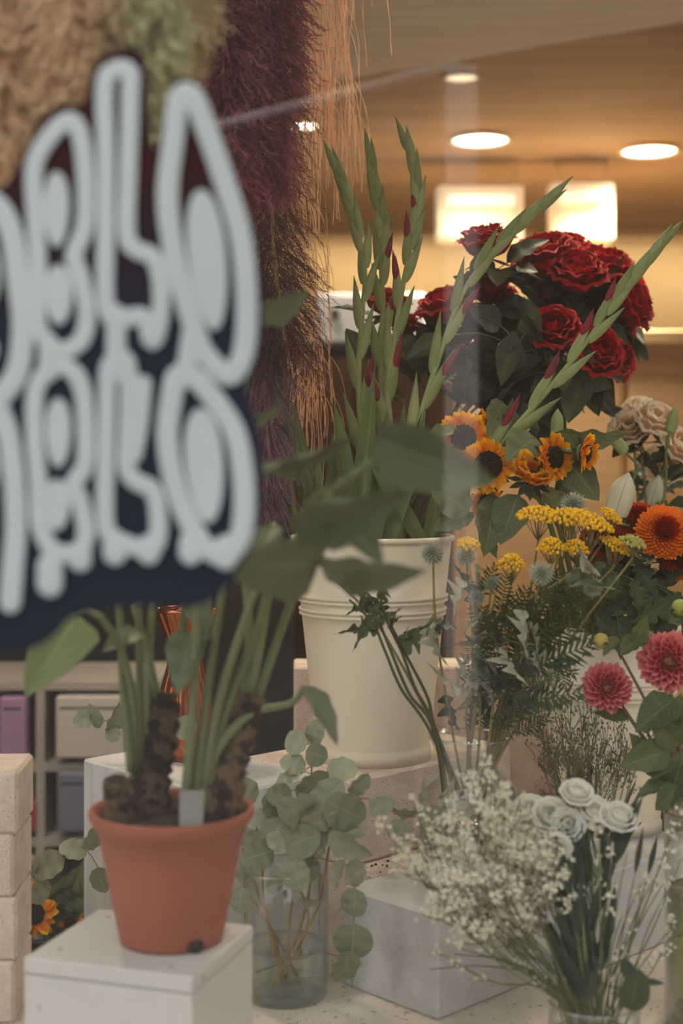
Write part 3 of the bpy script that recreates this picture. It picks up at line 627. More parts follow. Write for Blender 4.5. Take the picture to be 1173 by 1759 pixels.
pet = [[(232, 1335, 1.36), (228, 1200, 1.34), (205, 1110, 1.31), (172, 1058, 1.28)], [(240, 1330, 1.37), (240, 1180, 1.36), (238, 1050, 1.34), (228, 930, 1.3)],
       [(226, 1325, 1.35), (212, 1180, 1.34), (206, 1060, 1.33), (188, 960, 1.3)], [(250, 1320, 1.38), (254, 1180, 1.38), (262, 1040, 1.37), (280, 900, 1.35)],
       [(316, 1395, 1.33), (330, 1230, 1.32), (336, 1090, 1.3), (330, 960, 1.28)], [(330, 1395, 1.335), (352, 1220, 1.33), (372, 1080, 1.32), (392, 960, 1.28), (425, 860, 1.22)],
       [(342, 1395, 1.34), (372, 1220, 1.33), (412, 1090, 1.31), (446, 1000, 1.28), (500, 930, 1.2)], [(352, 1395, 1.34), (384, 1230, 1.34), (440, 1090, 1.33), (470, 990, 1.30), (560, 860, 1.18), (640, 790, 1.15)],
       [(428, 1200, 1.37), (448, 1100, 1.36), (462, 1010, 1.34), (470, 900, 1.28)], [(440, 1205, 1.37), (480, 1090, 1.36), (520, 985, 1.30), (548, 962, 1.24)],
       [(420, 1200, 1.37), (428, 1090, 1.37), (420, 980, 1.36), (415, 900, 1.34)], [(300, 1180, 1.39), (312, 1090, 1.38), (320, 1000, 1.36)],
       [(350, 1330, 1.34), (392, 1262, 1.34), (440, 1222, 1.36), (500, 1208, 1.38), (524, 1180, 1.39)], [(270, 1200, 1.385), (250, 1110, 1.37), (230, 1040, 1.36)]]
for q in pet: petiole(q)
L_heart = leaf_mesh('heart_leaf', M_bigleaf, heart, 14, 6, .10, .18, .05); L_ov = leaf_mesh('broad_leaf', M_bigleaf, ovate, 12, 6, .16, .16, .05); L_pale = leaf_mesh('pale_leaf', M_paleleaf, heart, 14, 6, .10, .10, .02)
leaf_px(pt, L_ov, (640, 752, 1.080), (838, 835, 1.030), 118, 20); leaf_px(pt, L_ov, (500, 905, 1.110), (692, 872, 1.030), 92, 35); leaf_px(pt, L_heart, (548, 968, 1.150), (396, 985, 1.050), 130, -30)
leaf_px(pt, L_ov, (548, 968, 1.170), (716, 1000, 1.110), 84, 45); leaf_px(pt, L_ov, (425, 800, 1.150), (612, 776, 1.090), 46, 60); leaf_px(pt, L_ov, (440, 545, 1.230), (524, 512, 1.180), 56, 30)
leaf_px(pt, L_ov, (560, 860, 1.110), (660, 960, 1.070), 74, -25); leaf_px(pt, L_ov, (425, 720, 1.230), (480, 708, 1.180), 24, 40); leaf_px(pt, L_ov, (470, 905, 1.210), (420, 985, 1.150), 70, 40)
leaf_px(pt, L_pale, (134, 1056, 1.29), (44, 1192, 1.24), 112, 8); leaf_px(pt, L_ov, (524, 1178, 1.39), (586, 1272, 1.36), 44, -35)
leaf_px(pt, L_heart, (330, 1085, 1.33), (300, 1180, 1.28), 80, 30); leaf_px(pt, L_heart, (240, 1085, 1.33), (176, 1108, 1.30), 60, 55); leaf_px(pt, L_heart, (320, 1000, 1.36), (360, 1100, 1.30), 70, -40)
petiole([(172, 1058, 1.28), (150, 1050, 1.285), (134, 1056, 1.29)], .003, .002); petiole([(415, 900, 1.34), (400, 780, 1.3), (438, 600, 1.3), (440, 545, 1.3)], .003, .002)
b = MB(); q0 = P(328, 1418, 1.295); q1 = P(330, 1358, 1.31); ww = 22/F*1.3
b.add([q0+Vector((-ww*.9, 0, 0)), q0+Vector((ww*.9, 0, 0)), q1+Vector((ww, 0, 0)), q1+Vector((-ww, 0, 0)), q0+Vector((-ww*.9, .001, 0)), q0+Vector((ww*.9, .001, 0)), q1+Vector((ww, .001, 0)), q1+Vector((-ww, .001, 0))], [(0, 1, 2, 3), (7, 6, 5, 4), (0, 4, 5, 1), (1, 5, 6, 2), (2, 6, 7, 3), (3, 7, 4, 0)])
pt.part('plant_tag', b, M_tag, False, label='small grey plastic plant tag')

# ------------------------------------------------------------------ eucalyptus
M_euc = leafmat('eucalyptus_leaf', col(166, 170, 144), col(126, 134, 110), rib=col(160, 164, 142), rough=.5, trans=.15, veins=.10); M_eucstem = mat('eucalyptus_stem', col(168, 128, 84), col(140, 124, 80), .6, 30)
L_er = leaf_mesh('round_leaf', M_euc, roundp, 12, 6, .12, .22, .08); L_eo = leaf_mesh('oval_leaf', M_euc, ovate, 12, 6, .22, .25, .08)
def euc(label, stem, leaves, r=.0022):
    base = cv1+Vector((random.uniform(-.02, .02), random.uniform(-.02, .02), .017)); th = Thing('eucalyptus_branch', label, 'eucalyptus', base, 'eucalyptus branches in the cylinder vase')
    ax = cat([base]+[P(*p) for p in stem], 6); n = len(ax); b = MB(); b.tube(ax, [r*(1-.65*i/(n-1)) for i in range(n)], 6); th.part('stem', b, M_eucstem)
    for lf in leaves:
        x, y, ln, wd, ang, dd, roll = lf; dd = dd; a = math.radians(ang); dx, dy = math.cos(a)*ln/2, -math.sin(a)*ln/2
        foot = P(x-dx, y-dy, dd); near = min(ax, key=lambda q: (q-foot).length)
        b = MB(); b.tube([near, near.lerp(foot, .5)+Vector((0, 0, .002)), foot], .0007, 5); lo = leaf_px(th, L_er if wd > ln*.62 else L_eo, (x-dx, y-dy, dd), (x+dx, y+dy, dd-rnd(-.004, .02)), wd*1.14, roll*1.5+rnd(-12, 12))
        if (near-foot).length > .004: th.part('leaf_stalk', b, M_eucstem)
# leaf: centre x, y, length, width (px), direction (deg, 0 = right, 90 = up), depth, roll
euc('eucalyptus branch rising highest beside the cream bucket foot', [(500, 1560, 1.69), (520, 1420, 1.69), (535, 1330, 1.70), (534, 1270, 1.71)],
    [(507, 1275, 42, 40, 190, 1.70, 10), (541, 1258, 40, 32, 75, 1.71, -10), (543, 1297, 38, 38, -20, 1.69, 15), (504, 1312, 46, 40, 150, 1.69, 20), (585, 1323, 54, 46, 20, 1.68, -25), (493, 1336, 50, 34, 200, 1.68, 40), (538, 1352, 66, 50, 30, 1.66, 20), (480, 1366, 44, 40, 200, 1.67, -20), (498, 1392, 46, 44, 240, 1.65, 10)])
euc('eucalyptus branch drooping in a hanging chain beside the corner block', [(525, 1560, 1.68), (545, 1440, 1.67), (580, 1400, 1.65), (606, 1470, 1.64), (608, 1560, 1.63), (606, 1650, 1.63)],
    [(592, 1394, 76, 62, -30, 1.63, 25), (545, 1412, 56, 42, 200, 1.64, -30), (600, 1455, 84, 44, -35, 1.62, 30), (594, 1428, 60, 40, 10, 1.64, -35), (580, 1502, 56, 24, -115, 1.63, 30), (611, 1500, 50, 36, -70, 1.63, -20), (608, 1552, 52, 42, -95, 1.62, 10), (592, 1548, 44, 26, -100, 1.635, -45), (606, 1618, 64, 62, -95, 1.62, 5), (593, 1662, 62, 50, -110, 1.61, -20), (606, 1672, 52, 28, -115, 1.63, 40)])
euc('eucalyptus branch spreading left behind the terracotta pot rim', [(455, 1560, 1.69), (450, 1480, 1.69), (436, 1400, 1.70), (422, 1350, 1.71)],
    [(420, 1362, 48, 46, 140, 1.70, 10), (470, 1386, 50, 46, 100, 1.68, 25), (446, 1404, 40, 30, 200, 1.69, 30), (447, 1468, 50, 46, 200, 1.66, -15), (487, 1440, 60, 50, 160, 1.65, 20), (420, 1495, 50, 34, 230, 1.68, 30), (412, 1546, 44, 38, -100, 1.66, 15), (428, 1440, 44, 36, 150, 1.69, -30), (470, 1430, 52, 46, 60, 1.66, -20)])
euc('eucalyptus branch in the middle with leaves over the vase mouth', [(530, 1580, 1.68), (505, 1500, 1.68), (520, 1440, 1.66), (545, 1385, 1.65)],
    [(518, 1445, 60, 52, 20, 1.64, 10), (507, 1502, 62, 48, -80, 1.64, 15), (530, 1492, 50, 36, -70, 1.65, -15), (470, 1520, 34, 26, 220, 1.66, 20), (533, 1550, 36, 20, -10, 1.66, 30), (548, 1440, 60, 44, 40, 1.65, -30), (520, 1400, 64, 54, 80, 1.65, 30), (560, 1372, 70, 58, 60, 1.65, -20), (540, 1470, 44, 30, 210, 1.66, 40), (455, 1452, 40, 34, 170, 1.67, -25)])
euc('eucalyptus branch reaching right in front of the shaded block', [(545, 1560, 1.68), (570, 1440, 1.66), (620, 1372, 1.64), (690, 1400, 1.62), (760, 1402, 1.60)],
    [(618, 1350, 46, 30, 40, 1.63, 25), (655, 1385, 46, 30, 25, 1.62, -10), (687, 1428, 42, 40, -110, 1.61, 10), (700, 1395, 56, 30, -15, 1.62, 40), (744, 1402, 52, 40, -10, 1.61, 25), (795, 1392, 56, 34, 20, 1.60, -15), (830, 1385, 50, 34, 10, 1.60, 20), (725, 1362, 46, 20, 60, 1.61, 40), (770, 1355, 50, 18, 40, 1.61, 50)])
euc('eucalyptus branch arching low to the left of the pot', [(450, 1570, 1.70), (380, 1480, 1.74), (260, 1420, 1.78), (170, 1445, 1.80), (100, 1480, 1.80)],
    [(82, 1486, 62, 46, 200, 1.79, 10), (126, 1458, 50, 40, 150, 1.79, 20), (70, 1530, 46, 30, -100, 1.79, -20), (160, 1442, 44, 34, 60, 1.80, 30), (172, 1512, 46, 36, -80, 1.80, 20), (60, 1500, 40, 20, -110, 1.795, 40)])
euc('eucalyptus branch whose tip shows between the plant stems', [(455, 1570, 1.71), (400, 1420, 1.76), (300, 1270, 1.82), (240, 1235, 1.84), (180, 1238, 1.85)],
    [(163, 1230, 44, 20, 110, 1.85, 10), (198, 1236, 50, 30, 60, 1.84, 20), (194, 1262, 28, 24, -100, 1.84, 10), (316, 1250, 42, 38, 30, 1.80, 15), (146, 1235, 40, 30, 190, 1.86, 10), (260, 1262, 34, 22, 100, 1.83, 30)])
# ------------------------------------------------------------------ cut flowers: common pieces
M_stemg = leafmat('green_stem', col(120, 136, 82), col(100, 118, 66), trans=.05); M_stemd = mat('dark_stem', col(70, 82, 48), col(84, 76, 44), .5, 30); M_stembr = mat('reddish_stem', col(110, 74, 52), col(86, 66, 40), .5, 20); M_stemo = mat('ochre_stem', col(150, 134, 78), col(112, 104, 56), .6, 40)
def in_bucket(c, ang, rr=.04, z=.035): return Vector((c.x+rr*math.cos(ang), c.y+rr*math.sin(ang), c.z+z))
def stem_of(th, pts, r0, r1, m_, name='stem', n=7, per=6, under=None):
    ax = cat(pts, per); k = len(ax); b = MB(); b.tube(ax, [r0+(r1-r0)*i/(k-1) for i in range(k)], n); th.part(name, b, m_, under=under); th.axes.append(ax); return ax

# ------------------------------------------------------------------ gladioli in the tall cream bucket
M_glad = leafmat('gladiolus_bract', col(168, 174, 120), col(138, 150, 94), rough=.5, trans=.2, tip=col(112, 128, 78), tipr=(.5, 1.15)); M_gladstem = leafmat('gladiolus_stem', col(154, 162, 106), col(140, 150, 94), trans=.05); M_crim = leafmat('crimson_bud', col(150, 34, 52), col(120, 24, 40), trans=.2); M_blade = leafmat('sword_leaf', col(118, 130, 84), col(98, 114, 68), rib=col(140, 150, 100), trans=.25)
def pod_mesh(name, m_, n=10, m=10, fl=.55):
    b = MB(); vs = []; uv = []; fs = []
    for i in range(m+1):
        v = i/m; r = .5*(math.sin(PI*max(.03, min(.985, v*.93+.055))**.62)**1.0)
        for k in range(n): a = 2*PI*k/n; vs.append((r*math.cos(a)+.10*v*v, v, r*math.sin(a)*fl)); uv.append((k/n, v))
    for i in range(m):
        for k in range(n): fs.append((i*n+k, i*n+(k+1) % n, (i+1)*n+(k+1) % n, (i+1)*n+k))
    fs.append(tuple(range(n-1, -1, -1))); fs.append(tuple(m*n+k for k in range(n))); b.add(vs, fs, uv); return b.mesh(name, m_)
POD = pod_mesh('bract', M_glad); BUD = pod_mesh('bud', M_crim, fl=.7); SW = leaf_mesh('sword_leaf', M_blade, sword, 12, 4, .5, .05, asp=.12)
def gladiolus(label, path, ang, t0, big=.078, reds=(), blades=()):
    base = in_bucket(B1, ang, .03); th = Thing('gladiolus', label, 'gladiolus', base, 'gladioli in the tall bucket')
    ax = stem_of(th, [base]+[P(*p) for p in path], .0062, .0016, M_gladstem)
    # arc length
    s = [0]
    for i in range(1, len(ax)): s.append(s[-1]+(ax[i]-ax[i-1]).length)
    tot = s[-1]; x = tot*t0; k = 0; q = 0
    def pos(x): 
        i = max(j for j in range(len(s)) if s[j] <= x+1e-9); i = min(i, len(ax)-2); f = (x-s[i])/(s[i+1]-s[i]); return ax[i].lerp(ax[i+1], f), (ax[i+1]-ax[i]).normalized()
    while x < tot-.012:
        f = (x-tot*t0)/(tot*(1-t0)); L = big*1.12*(1-.45*f); p, tg = pos(x); side = 1 if k % 2 else -1; n_ = to_cam(p); rt = tg.cross(n_).normalized()
        tilt = (.17 if f < .55 else .17*(1-f)*1.7)*side; dv = (tg*math.cos(tilt)+rt*math.sin(tilt)).normalized()
        W = (.0175-.0065*f)
        bo = th.inst('bract', POD, frame(p+rt*side*.002-tg*.004, dv, n_+rt*.3*side, W*side, L, W))
        if k in reds: th.inst('bud', BUD, frame(p+dv*L*.45+rt*side*.003, dv+rt*side*.10, n_, W*.7*side, L*.62, W*.7), None)
        x += L*(.52 if f < .5 else .33); k += 1
    p, tg = pos(tot-.022); th.inst('bract', POD, frame(p, tg, to_cam(p), .008, .030, .008))
    for a, b_, w_, ro in blades: leaf_px(th, SW, a, b_, w_, ro)
gladiolus('gladiolus spike leaning left, the leftmost green spike', [(638, 940, 1.95), (622, 760, 1.95), (616, 640, 1.95), (622, 540, 1.95), (626, 450, 1.95), (600, 350, 1.95), (569, 264, 1.95)], 2.6, .48, .082, (1,),
          [((605, 930, 1.93), (578, 690, 1.92), 34, 20), ((618, 930, 1.92), (640, 640, 1.91), 34, -10)])
gladiolus('upright gladiolus spike, second from the left', [(662, 940, 1.97), (658, 760, 1.97), (655, 620, 1.97), (658, 530, 1.97), (655, 470, 1.97), (655, 390, 1.97), (645, 330, 1.97), (635, 256, 1.97)], 1.6, .52, .078, (3, 5),
          [((560, 930, 1.96), (574, 742, 1.97), 24, 15), ((585, 930, 1.97), (586, 712, 1.98), 36, -5)])
gladiolus('tallest upright gladiolus spike with crimson bud tips', [(684, 940, 1.94), (672, 760, 1.94), (666, 670, 1.94), (678, 580, 1.94), (692, 490, 1.94), (704, 430, 1.94), (716, 360, 1.94), (711, 290, 1.94), (694, 231, 1.94)], .8, .50, .082, (0, 1, 4, 6, 8),
          [((640, 930, 1.91), (668, 700, 1.90), 36, 10), ((700, 930, 1.93), (690, 690, 1.93), 30, -20)])
gladiolus('gladiolus spike leaning right across the red roses', [(690, 940, 1.92), (700, 800, 1.91), (725, 705, 1.91), (752, 620, 1.91), (785, 525, 1.91), (825, 455, 1.91), (885, 392, 1.91), (962, 327, 1.91)], 0.0, .50, .088, (1, 3),
          [((665, 930, 1.90), (735, 690, 1.90), 30, 15), ((720, 930, 1.91), (640, 800, 1.89), 34, 30)])
gladiolus('gladiolus spike leaning far right in front of the rose bunch', [(740, 940, 1.92), (800, 830, 1.88), (880, 740, 1.87), (945, 665, 1.87), (1005, 590, 1.87), (1060, 510, 1.87), (1105, 455, 1.87), (1149, 401, 1.87)], -.4, .52, .080, (0, 2, 4, 6),
          [((735, 930, 1.92), (770, 790, 1.92), 26, -15)])
gladiolus('slender gladiolus with sword leaves at the left bucket rim', [(560, 950, 1.93), (515, 915, 1.92), (496, 800, 1.92), (482, 690, 1.92), (462, 570, 1.92)], 3.1, .80, .05, (),
          [((548, 930, 1.92), (470, 640, 1.91), 22, 20), ((556, 930, 1.91), (502, 690, 1.90), 26, -10), ((540, 930, 1.90), (548, 770, 1.90), 22, 10), ((535, 930, 1.93), (524, 800, 1.94), 26, 25), ((545, 930, 1.94), (562, 820, 1.95), 20, -25), ((530, 930, 1.95), (504, 770, 1.96), 20, 30)])

# ------------------------------------------------------------------ roses
M_rose = leafmat('red_rose_petal', col(176, 10, 24), col(138, 5, 16), rough=.55, trans=.12, tip=col(186, 14, 30), tipr=(.7, 1.1), spec=.12); M_roseleaf = leafmat('rose_leaf', col(76, 84, 58), col(50, 60, 42), rib=col(96, 110, 74), rough=.4, trans=.15, veins=.25)
M_wrose = leafmat('white_rose_petal', col(255, 250, 240), col(253, 244, 230), rough=.7, trans=.5, tip=col(255, 252, 244)); M_peachrose = leafmat('peach_petal', col(255, 232, 204), col(250, 208, 170), rough=.7, trans=.45, tip=col(255, 244, 230))
def sector(name, m_, prof, half, nu=8, nv=9, point=.0, ruff=.0):
    """cupped rose petal: part of a surface of revolution about +Z, drawn in at the foot, rolled at the lip"""
    pr = cat([Vector((r, z, 0)) for r, z in prof], 4); b = MB(); vs = []; uv = []; fs = []
    for i in range(nv+1):
        for j in range(nu+1):
            u = j/nu*2-1; v = i/nv; hw = half*(.45+.55*min(1, v/.45)**.7); vv = v*(1-.20*abs(u)**3+point*(1-abs(u))**3*.12)
            q, _ = at(pr, vv); a = u*hw; r = q.x+ruff*math.sin(u*7+v*2)*v*v; vs.append((r*math.cos(a), r*math.sin(a), q.y-ruff*.6*v*v*math.cos(u*9))); uv.append(((u+1)/2, v))
    for i in range(nv):
        for j in range(nu): k = i*(nu+1)+j; fs.append((k, k+1, k+nu+2, k+nu+1))
    b.add(vs, fs, uv); return b.mesh(name, m_)
def rose_set(m_, tag_, rf_=1.0):
    D_ = math.radians
    return [(sector('petal', m_, [(.02, .2), (.15, .6), (.20, 1.05), (.10, 1.28)], D_(88), ruff=.04*rf_), 3), (sector('petal', m_, [(.03, .1), (.28, .5), (.36, 1.0), (.30, 1.27)], D_(72), ruff=.06*rf_), 4),
            (sector('petal', m_, [(.04, .05), (.42, .45), (.54, .95), (.56, 1.24), (.62, 1.25)], D_(58), ruff=.08*rf_), 5), (sector('petal', m_, [(.05, .0), (.56, .35), (.72, .80), (.80, 1.10), (.92, 1.12)], D_(50), point=1, ruff=.10*rf_), 5),
            (sector('petal', m_, [(.05, -.02), (.66, .24), (.88, .62), (1.02, .88), (1.16, .80)], D_(46), point=1, ruff=.11*rf_), 6)]
RS = rose_set(M_rose, 'r'); WS = rose_set(M_wrose, 'w', .45); PS = rose_set(M_peachrose, 'p', .8)
L_rose = leaf_mesh('rose_leaf', M_roseleaf, ovate, 10, 4, .15, .14, .05); L_sep = leaf_mesh('sepal', M_roseleaf, lance, 6, 2, .2, -.2, asp=.35)
def axm(c, axis, spin, s):
    z = Vector(axis).normalized(); x = z.orthogonal().normalized(); y = z.cross(x); M = Matrix(((x.x, y.x, z.x, 0), (x.y, y.y, z.y, 0), (x.z, y.z, z.z, 0), (0, 0, 0, 1)))
    return Matrix.Translation(c) @ M @ Matrix.Rotation(spin, 4, 'Z') @ Matrix.Scale(s, 4)
def bloom(th, c, axis, R, sets, rings=(0, 1, 2, 3, 4), open_=1.0):
    for ri in rings:
        me, n = sets[ri]; off = rnd(0, 6)
        for k in range(n):
            th.inst('petal', me, axm(c, axis, off+2*PI*k/n+rnd(-.12, .12), R) @ Matrix.Rotation(rnd(-.05, .09)*open_, 4, 'Y') @ Matrix.Diagonal((rnd(.94, 1.05),)*2+(rnd(.93, 1.05), 1)))
    for k in range(5):
        a = 2*PI*k/5+rnd(-.3, .3); M = axm(c, axis, a, 1); o = M.to_3x3() @ Vector((1, 0, 0)); z = Vector(axis).normalized()
        th.inst('sepal', L_sep, frame(c+o*R*.06, o*.8-z*.5, z, R*.35, R*1.0, R*1.0))
def rose(label, px, py, d, rpx, axis, foot, via, sets, name='rose', group='red roses', stem_m=None, leaves=5, lsize=.055, rings=(0, 1, 2, 3, 4), leafm=None, sr=.0028, lr=(.55, .92), narrow=False):
    R = rpx/F*d; ax = Vector(axis).normalized(); c = P(px, py, d)-ax*R*.55; th = Thing(name, label, 'rose' if name == 'rose' else 'flower', foot, group)
    via = [Vector(v) for v in via]; a = stem_of(th, [Vector(foot)]+via+[c-ax*R*1.2, c+ax*R*.1], sr, sr*.75, stem_m or M_stemd)
    bloom(th, c, ax, R, sets, rings)
    for k in range(leaves):
        t = rnd(*lr); p, tg = at(a, t); o = rvec(); o.y = -abs(o.y)*.7; o = (o-tg*o.dot(tg)).normalized(); dv = ((o+tg*rnd(-.1, .6)+Vector((0, 0, -.15))) if not narrow else (o*.25+tg)).normalized(); L = lsize*rnd(.7, 1.15)
        b = MB(); e = p+dv*L*.35; b.tube([p, e], .0009, 4); st = th.part('leaf_stalk', b, M_stemd)
        leaf_at(th, leafm or L_rose, e, dv, (Vector((0, -.5, .8))+rvec()*.5), L, L*(.62 if not narrow else .16))
    return th, a
def rf(k): return in_bucket(B1, k*1.1, .045)
def mouth(dx, dy=0.02): return Vector((B1.x+dx, B1.y+dy, CAMZ-.09))
RR = [('red rose standing highest above the tall bucket, left of the bunch', 836, 420, 2.13, 40, (-.1, -.35, 1)), ('red rose behind the right-leaning gladiolus at its left', 768, 532, 2.12, 42, (-.35, -.5, 1)), ('red rose just right of the right-leaning gladiolus', 836, 498, 2.16, 38, (.2, -.5, 1)),
      ('large red rose at the upper left of the big bunch', 938, 446, 2.20, 47, (-.25, -.7, 1)), ('red rose at the front centre of the big bunch', 988, 472, 2.16, 42, (.05, -.9, .8)), ('red rose at the upper right of the big bunch', 1034, 466, 2.22, 46, (.2, -.6, 1)),
      ('red rose at the far right, tipping over', 1082, 525, 2.20, 40, (.9, -.6, .35)), ('red rose low in the bunch facing the viewer', 950, 570, 2.08, 38, (-.1, -1, .55)), ('red rose lowest in the bunch, half behind the gladiolus', 1022, 606, 2.10, 40, (.3, -1, .3)),
      ('shaded red rose in the middle of the bunch', 985, 528, 2.24, 42, (0, -.8, .7)), ('shaded red rose at the right of the middle of the bunch', 1042, 556, 2.25, 42, (.4, -.8, .5)), ('dark red rose glimpsed between the two left gladiolus spikes', 662, 522, 2.14, 34, (.2, -.4, 1)), ('small dark red rose bud behind the tallest gladiolus', 694, 558, 2.16, 24, (.2, -.3, 1))]
for i, (lb, px, py, d, r_, ax) in enumerate(RR):
    mth = mouth(.045+.02*math.sin(i*2.3) if px > 720 else .01, .03+.03*math.cos(i*1.7)); tgt = P(px, py, d); mid = mth.lerp(tgt, .5)+Vector((-.01, .04, .02))
    rose(lb, px, py, d, r_*1.12, (ax[0], ax[1]*.8, ax[2]), rf(i), [mth, mid], RS, leaves=16 if px > 720 else 3, lsize=.068, lr=(.48, .93))
RX = [('deep red rose half hidden behind the large upper left rose', 968, 432, 2.30, 40, (0, -.4, 1)), ('deep red rose filling the right side of the bunch behind the gladiolus', 1066, 500, 2.28, 42, (.5, -.6, .8)), ('deep red rose filling the lower right of the bunch', 1000, 570, 2.26, 42, (.1, -.9, .5)), ('deep red rose at the lower right of the bunch beside dark leaves', 1050, 615, 2.22, 36, (.6, -.8, .2)), ('deep red rose peeping out under the upper left rose', 952, 508, 2.26, 36, (-.2, -.9, .6))]
for i, (lb, px, py, d, r_, ax) in enumerate(RX):
    mth = mouth(.05, .05+.01*i); tgt = P(px, py, d); rose(lb, px, py, d, r_*1.1, ax, rf(i+.5), [mth, mth.lerp(tgt, .5)+Vector((-.01, .04, .02))], RS, leaves=14, lsize=.07, lr=(.5, .93))
# rose leaves that show singly
th = Thing('rose_foliage_stem', 'dark leafy rose stem without a bloom below the bunch', 'rose', rf(3.3), 'red roses')
a = stem_of(th, [rf(3.3), mouth(.06, .05), P(850, 720, 2.12), P(890, 600, 2.05)], .003, .002, M_stemd)
for q in [((868, 640, 2.04), (884, 570, 2.02), 56, 10), ((880, 580, 2.05), (862, 655, 2.0), 44, 0), ((900, 575, 2.05), (925, 530, 2.03), 44, 25), ((915, 600, 2.08), (900, 545, 2.02), 50, -20), ((760, 580, 2.0), (700, 612, 1.98), 40, 20), ((860, 560, 2.05), (810, 530, 2.02), 50, 30), ((985, 640, 2.1), (1050, 668, 2.08), 46, 20), ((1040, 560, 2.15), (1078, 590, 2.14), 34, -10), ((1000, 650, 2.1), (975, 720, 2.06), 56, 15),
          ((950, 640, 2.12), (920, 720, 2.08), 60, -15), ((900, 660, 2.12), (850, 700, 2.08), 60, 20), ((840, 640, 2.1), (800, 690, 2.06), 60, -10), ((1040, 600, 2.16), (1072, 636, 2.16), 26, 10), ((930, 680, 2.14), (965, 760, 2.1), 60, 10), ((850, 620, 2.14), (830, 560, 2.1), 60, -20), ((620, 610, 2.06), (596, 562, 2.06), 36, 20), ((790, 600, 2.12), (745, 650, 2.08), 56, 15), ((880, 730, 2.12), (820, 760, 2.1), 60, -30)]:
    leaf_px(th, L_rose, *q)

# ------------------------------------------------------------------ sunflowers
M_sunp = leafmat('sunflower_petal', col(255, 176, 6), col(250, 142, 2), rough=.7, trans=.4, tip=col(255, 196, 30), spec=.1); M_disc = mat('sunflower_disc', col(54, 32, 22), col(34, 20, 16), .95, 60, bump=1.0, bscale=300)
M_sleaf = leafmat('sunflower_leaf', col(122, 130, 92), col(90, 102, 68), rib=col(140, 152, 110), rough=.55, trans=.2, veins=.35)
L_sun = leaf_mesh('petal', M_sunp, petalp, 8, 4, .25, -.12, .12, asp=.5); L_sleaf = leaf_mesh('sunflower_leaf', M_sleaf, ovate, 14, 6, .16, .22, .10); L_sdrape = leaf_mesh('arched_leaf', M_sleaf, ovate, 16, 6, .2, .5, .08)
def sunflower(label, px, py, d, rpx, axis, pts, disc=.45, n=25, cup=.25, plen=1.0, group='sunflowers', leaves=(), foot=None):
    R = rpx/F*d; ax = Vector(axis).normalized(); c = P(px, py, d); th = Thing('sunflower', label, 'sunflower', foot, group)
    stem_of(th, [Vector(foot)]+[Vector(p) for p in pts]+[c-ax*.03, c], .0042, .0034, M_stemg)
    M = axm(c, ax, 0, 1); b = MB(); rd = R*disc; b.lathe([(rd, -.004), (rd*1.02, 0), (rd*.92, .005), (rd*.6, .008), (.0005, .006)], (0, 0, 0), 22)
    for k in range(90):
        a = k*2.39996; q = rd*math.sqrt(k/90)*.97; b.blob((q*math.cos(a), q*math.sin(a), .0055+.003*math.sin(min(1, q/rd)*PI)), .0016, 4, 3)
    b.v = [tuple(M @ Vector(v)) for v in b.v]; th.part('disc', b, M_disc)
    b = MB(); b.lathe([(.003, -.012), (rd*.9, -.008), (rd*1.1, -.002)], (0, 0, 0), 18); b.v = [tuple(M @ Vector(v)) for v in b.v]; th.part('receptacle', b, M_stemg)
    z = ax
    for ring in range(2):
        for k in range(n):
            a = 2*PI*(k+.5*ring)/n+rnd(-.08, .08); o = M.to_3x3() @ Vector((math.cos(a), math.sin(a), 0)); L = (R-rd*.8)*plen*rnd(.8, 1.15); cu = cup+rnd(-.3, .35)-.12*ring
            th.inst('petal', L_sun, frame(c+o*rd*.85-z*.001*ring, o*math.cos(cu)+z*math.sin(cu), z*math.cos(cu)-o*math.sin(cu), L*.54, L, L) @ Matrix.Rotation(rnd(-.5, .5), 4, 'Y'))
    for k in range(11):
        a = 2*PI*k/11; o = M.to_3x3() @ Vector((math.cos(a), math.sin(a), 0)); th.inst('sepal', L_sep, frame(c+o*rd*.7-z*.006, o-z*.35, z, R*.26, R*.62, R*.6))
    for me, a, b_, w_, ro in leaves: leaf_px(th, me, a, b_, w_, ro)
m1 = Vector((B1.x+.085, B1.y-.02, CAMZ-.09)); m2 = Vector((B2.x-.06, B2.y-.03, B2.z+.295))
sunflower('sunflower at the upper left of the group, its middle dark', 796, 752, 1.90, 46, (-.15, -1, .25), [m1, P(775, 860, 1.91)], .5, 23, .3, foot=in_bucket(B1, .2), leaves=[(L_sleaf, (780, 735, 1.88), (716, 762, 1.86), 30, 30), (L_sleaf, (805, 880, 1.88), (742, 830, 1.86), 60, 10)])
sunflower('sunflower facing the viewer with a large dark disc', 838, 800, 1.86, 46, (-.05, -1, .18), [m1+Vector((.005, -.01, 0)), P(818, 880, 1.90)], .55, 24, .1, foot=in_bucket(B1, .5), leaves=[(L_sleaf, (850, 850, 1.87), (838, 950, 1.84), 62, -15), (L_sleaf, (800, 880, 1.9), (748, 905, 1.88), 50, 20), (L_sleaf, (845, 900, 1.9), (842, 952, 1.86), 36, 50)])
sunflower('half-closed sunflower with bright drooping petals, lowest of the group', 912, 822, 1.84, 50, (.1, -.7, .55), [m2, P(938, 880, 1.88)], .24, 32, 1.0, 1.05, foot=in_bucket(B2, 2.6), leaves=[(L_sleaf, (890, 850, 1.86), (858, 930, 1.84), 66, 10), (L_sleaf, (930, 850, 1.86), (975, 858, 1.84), 44, 40)])
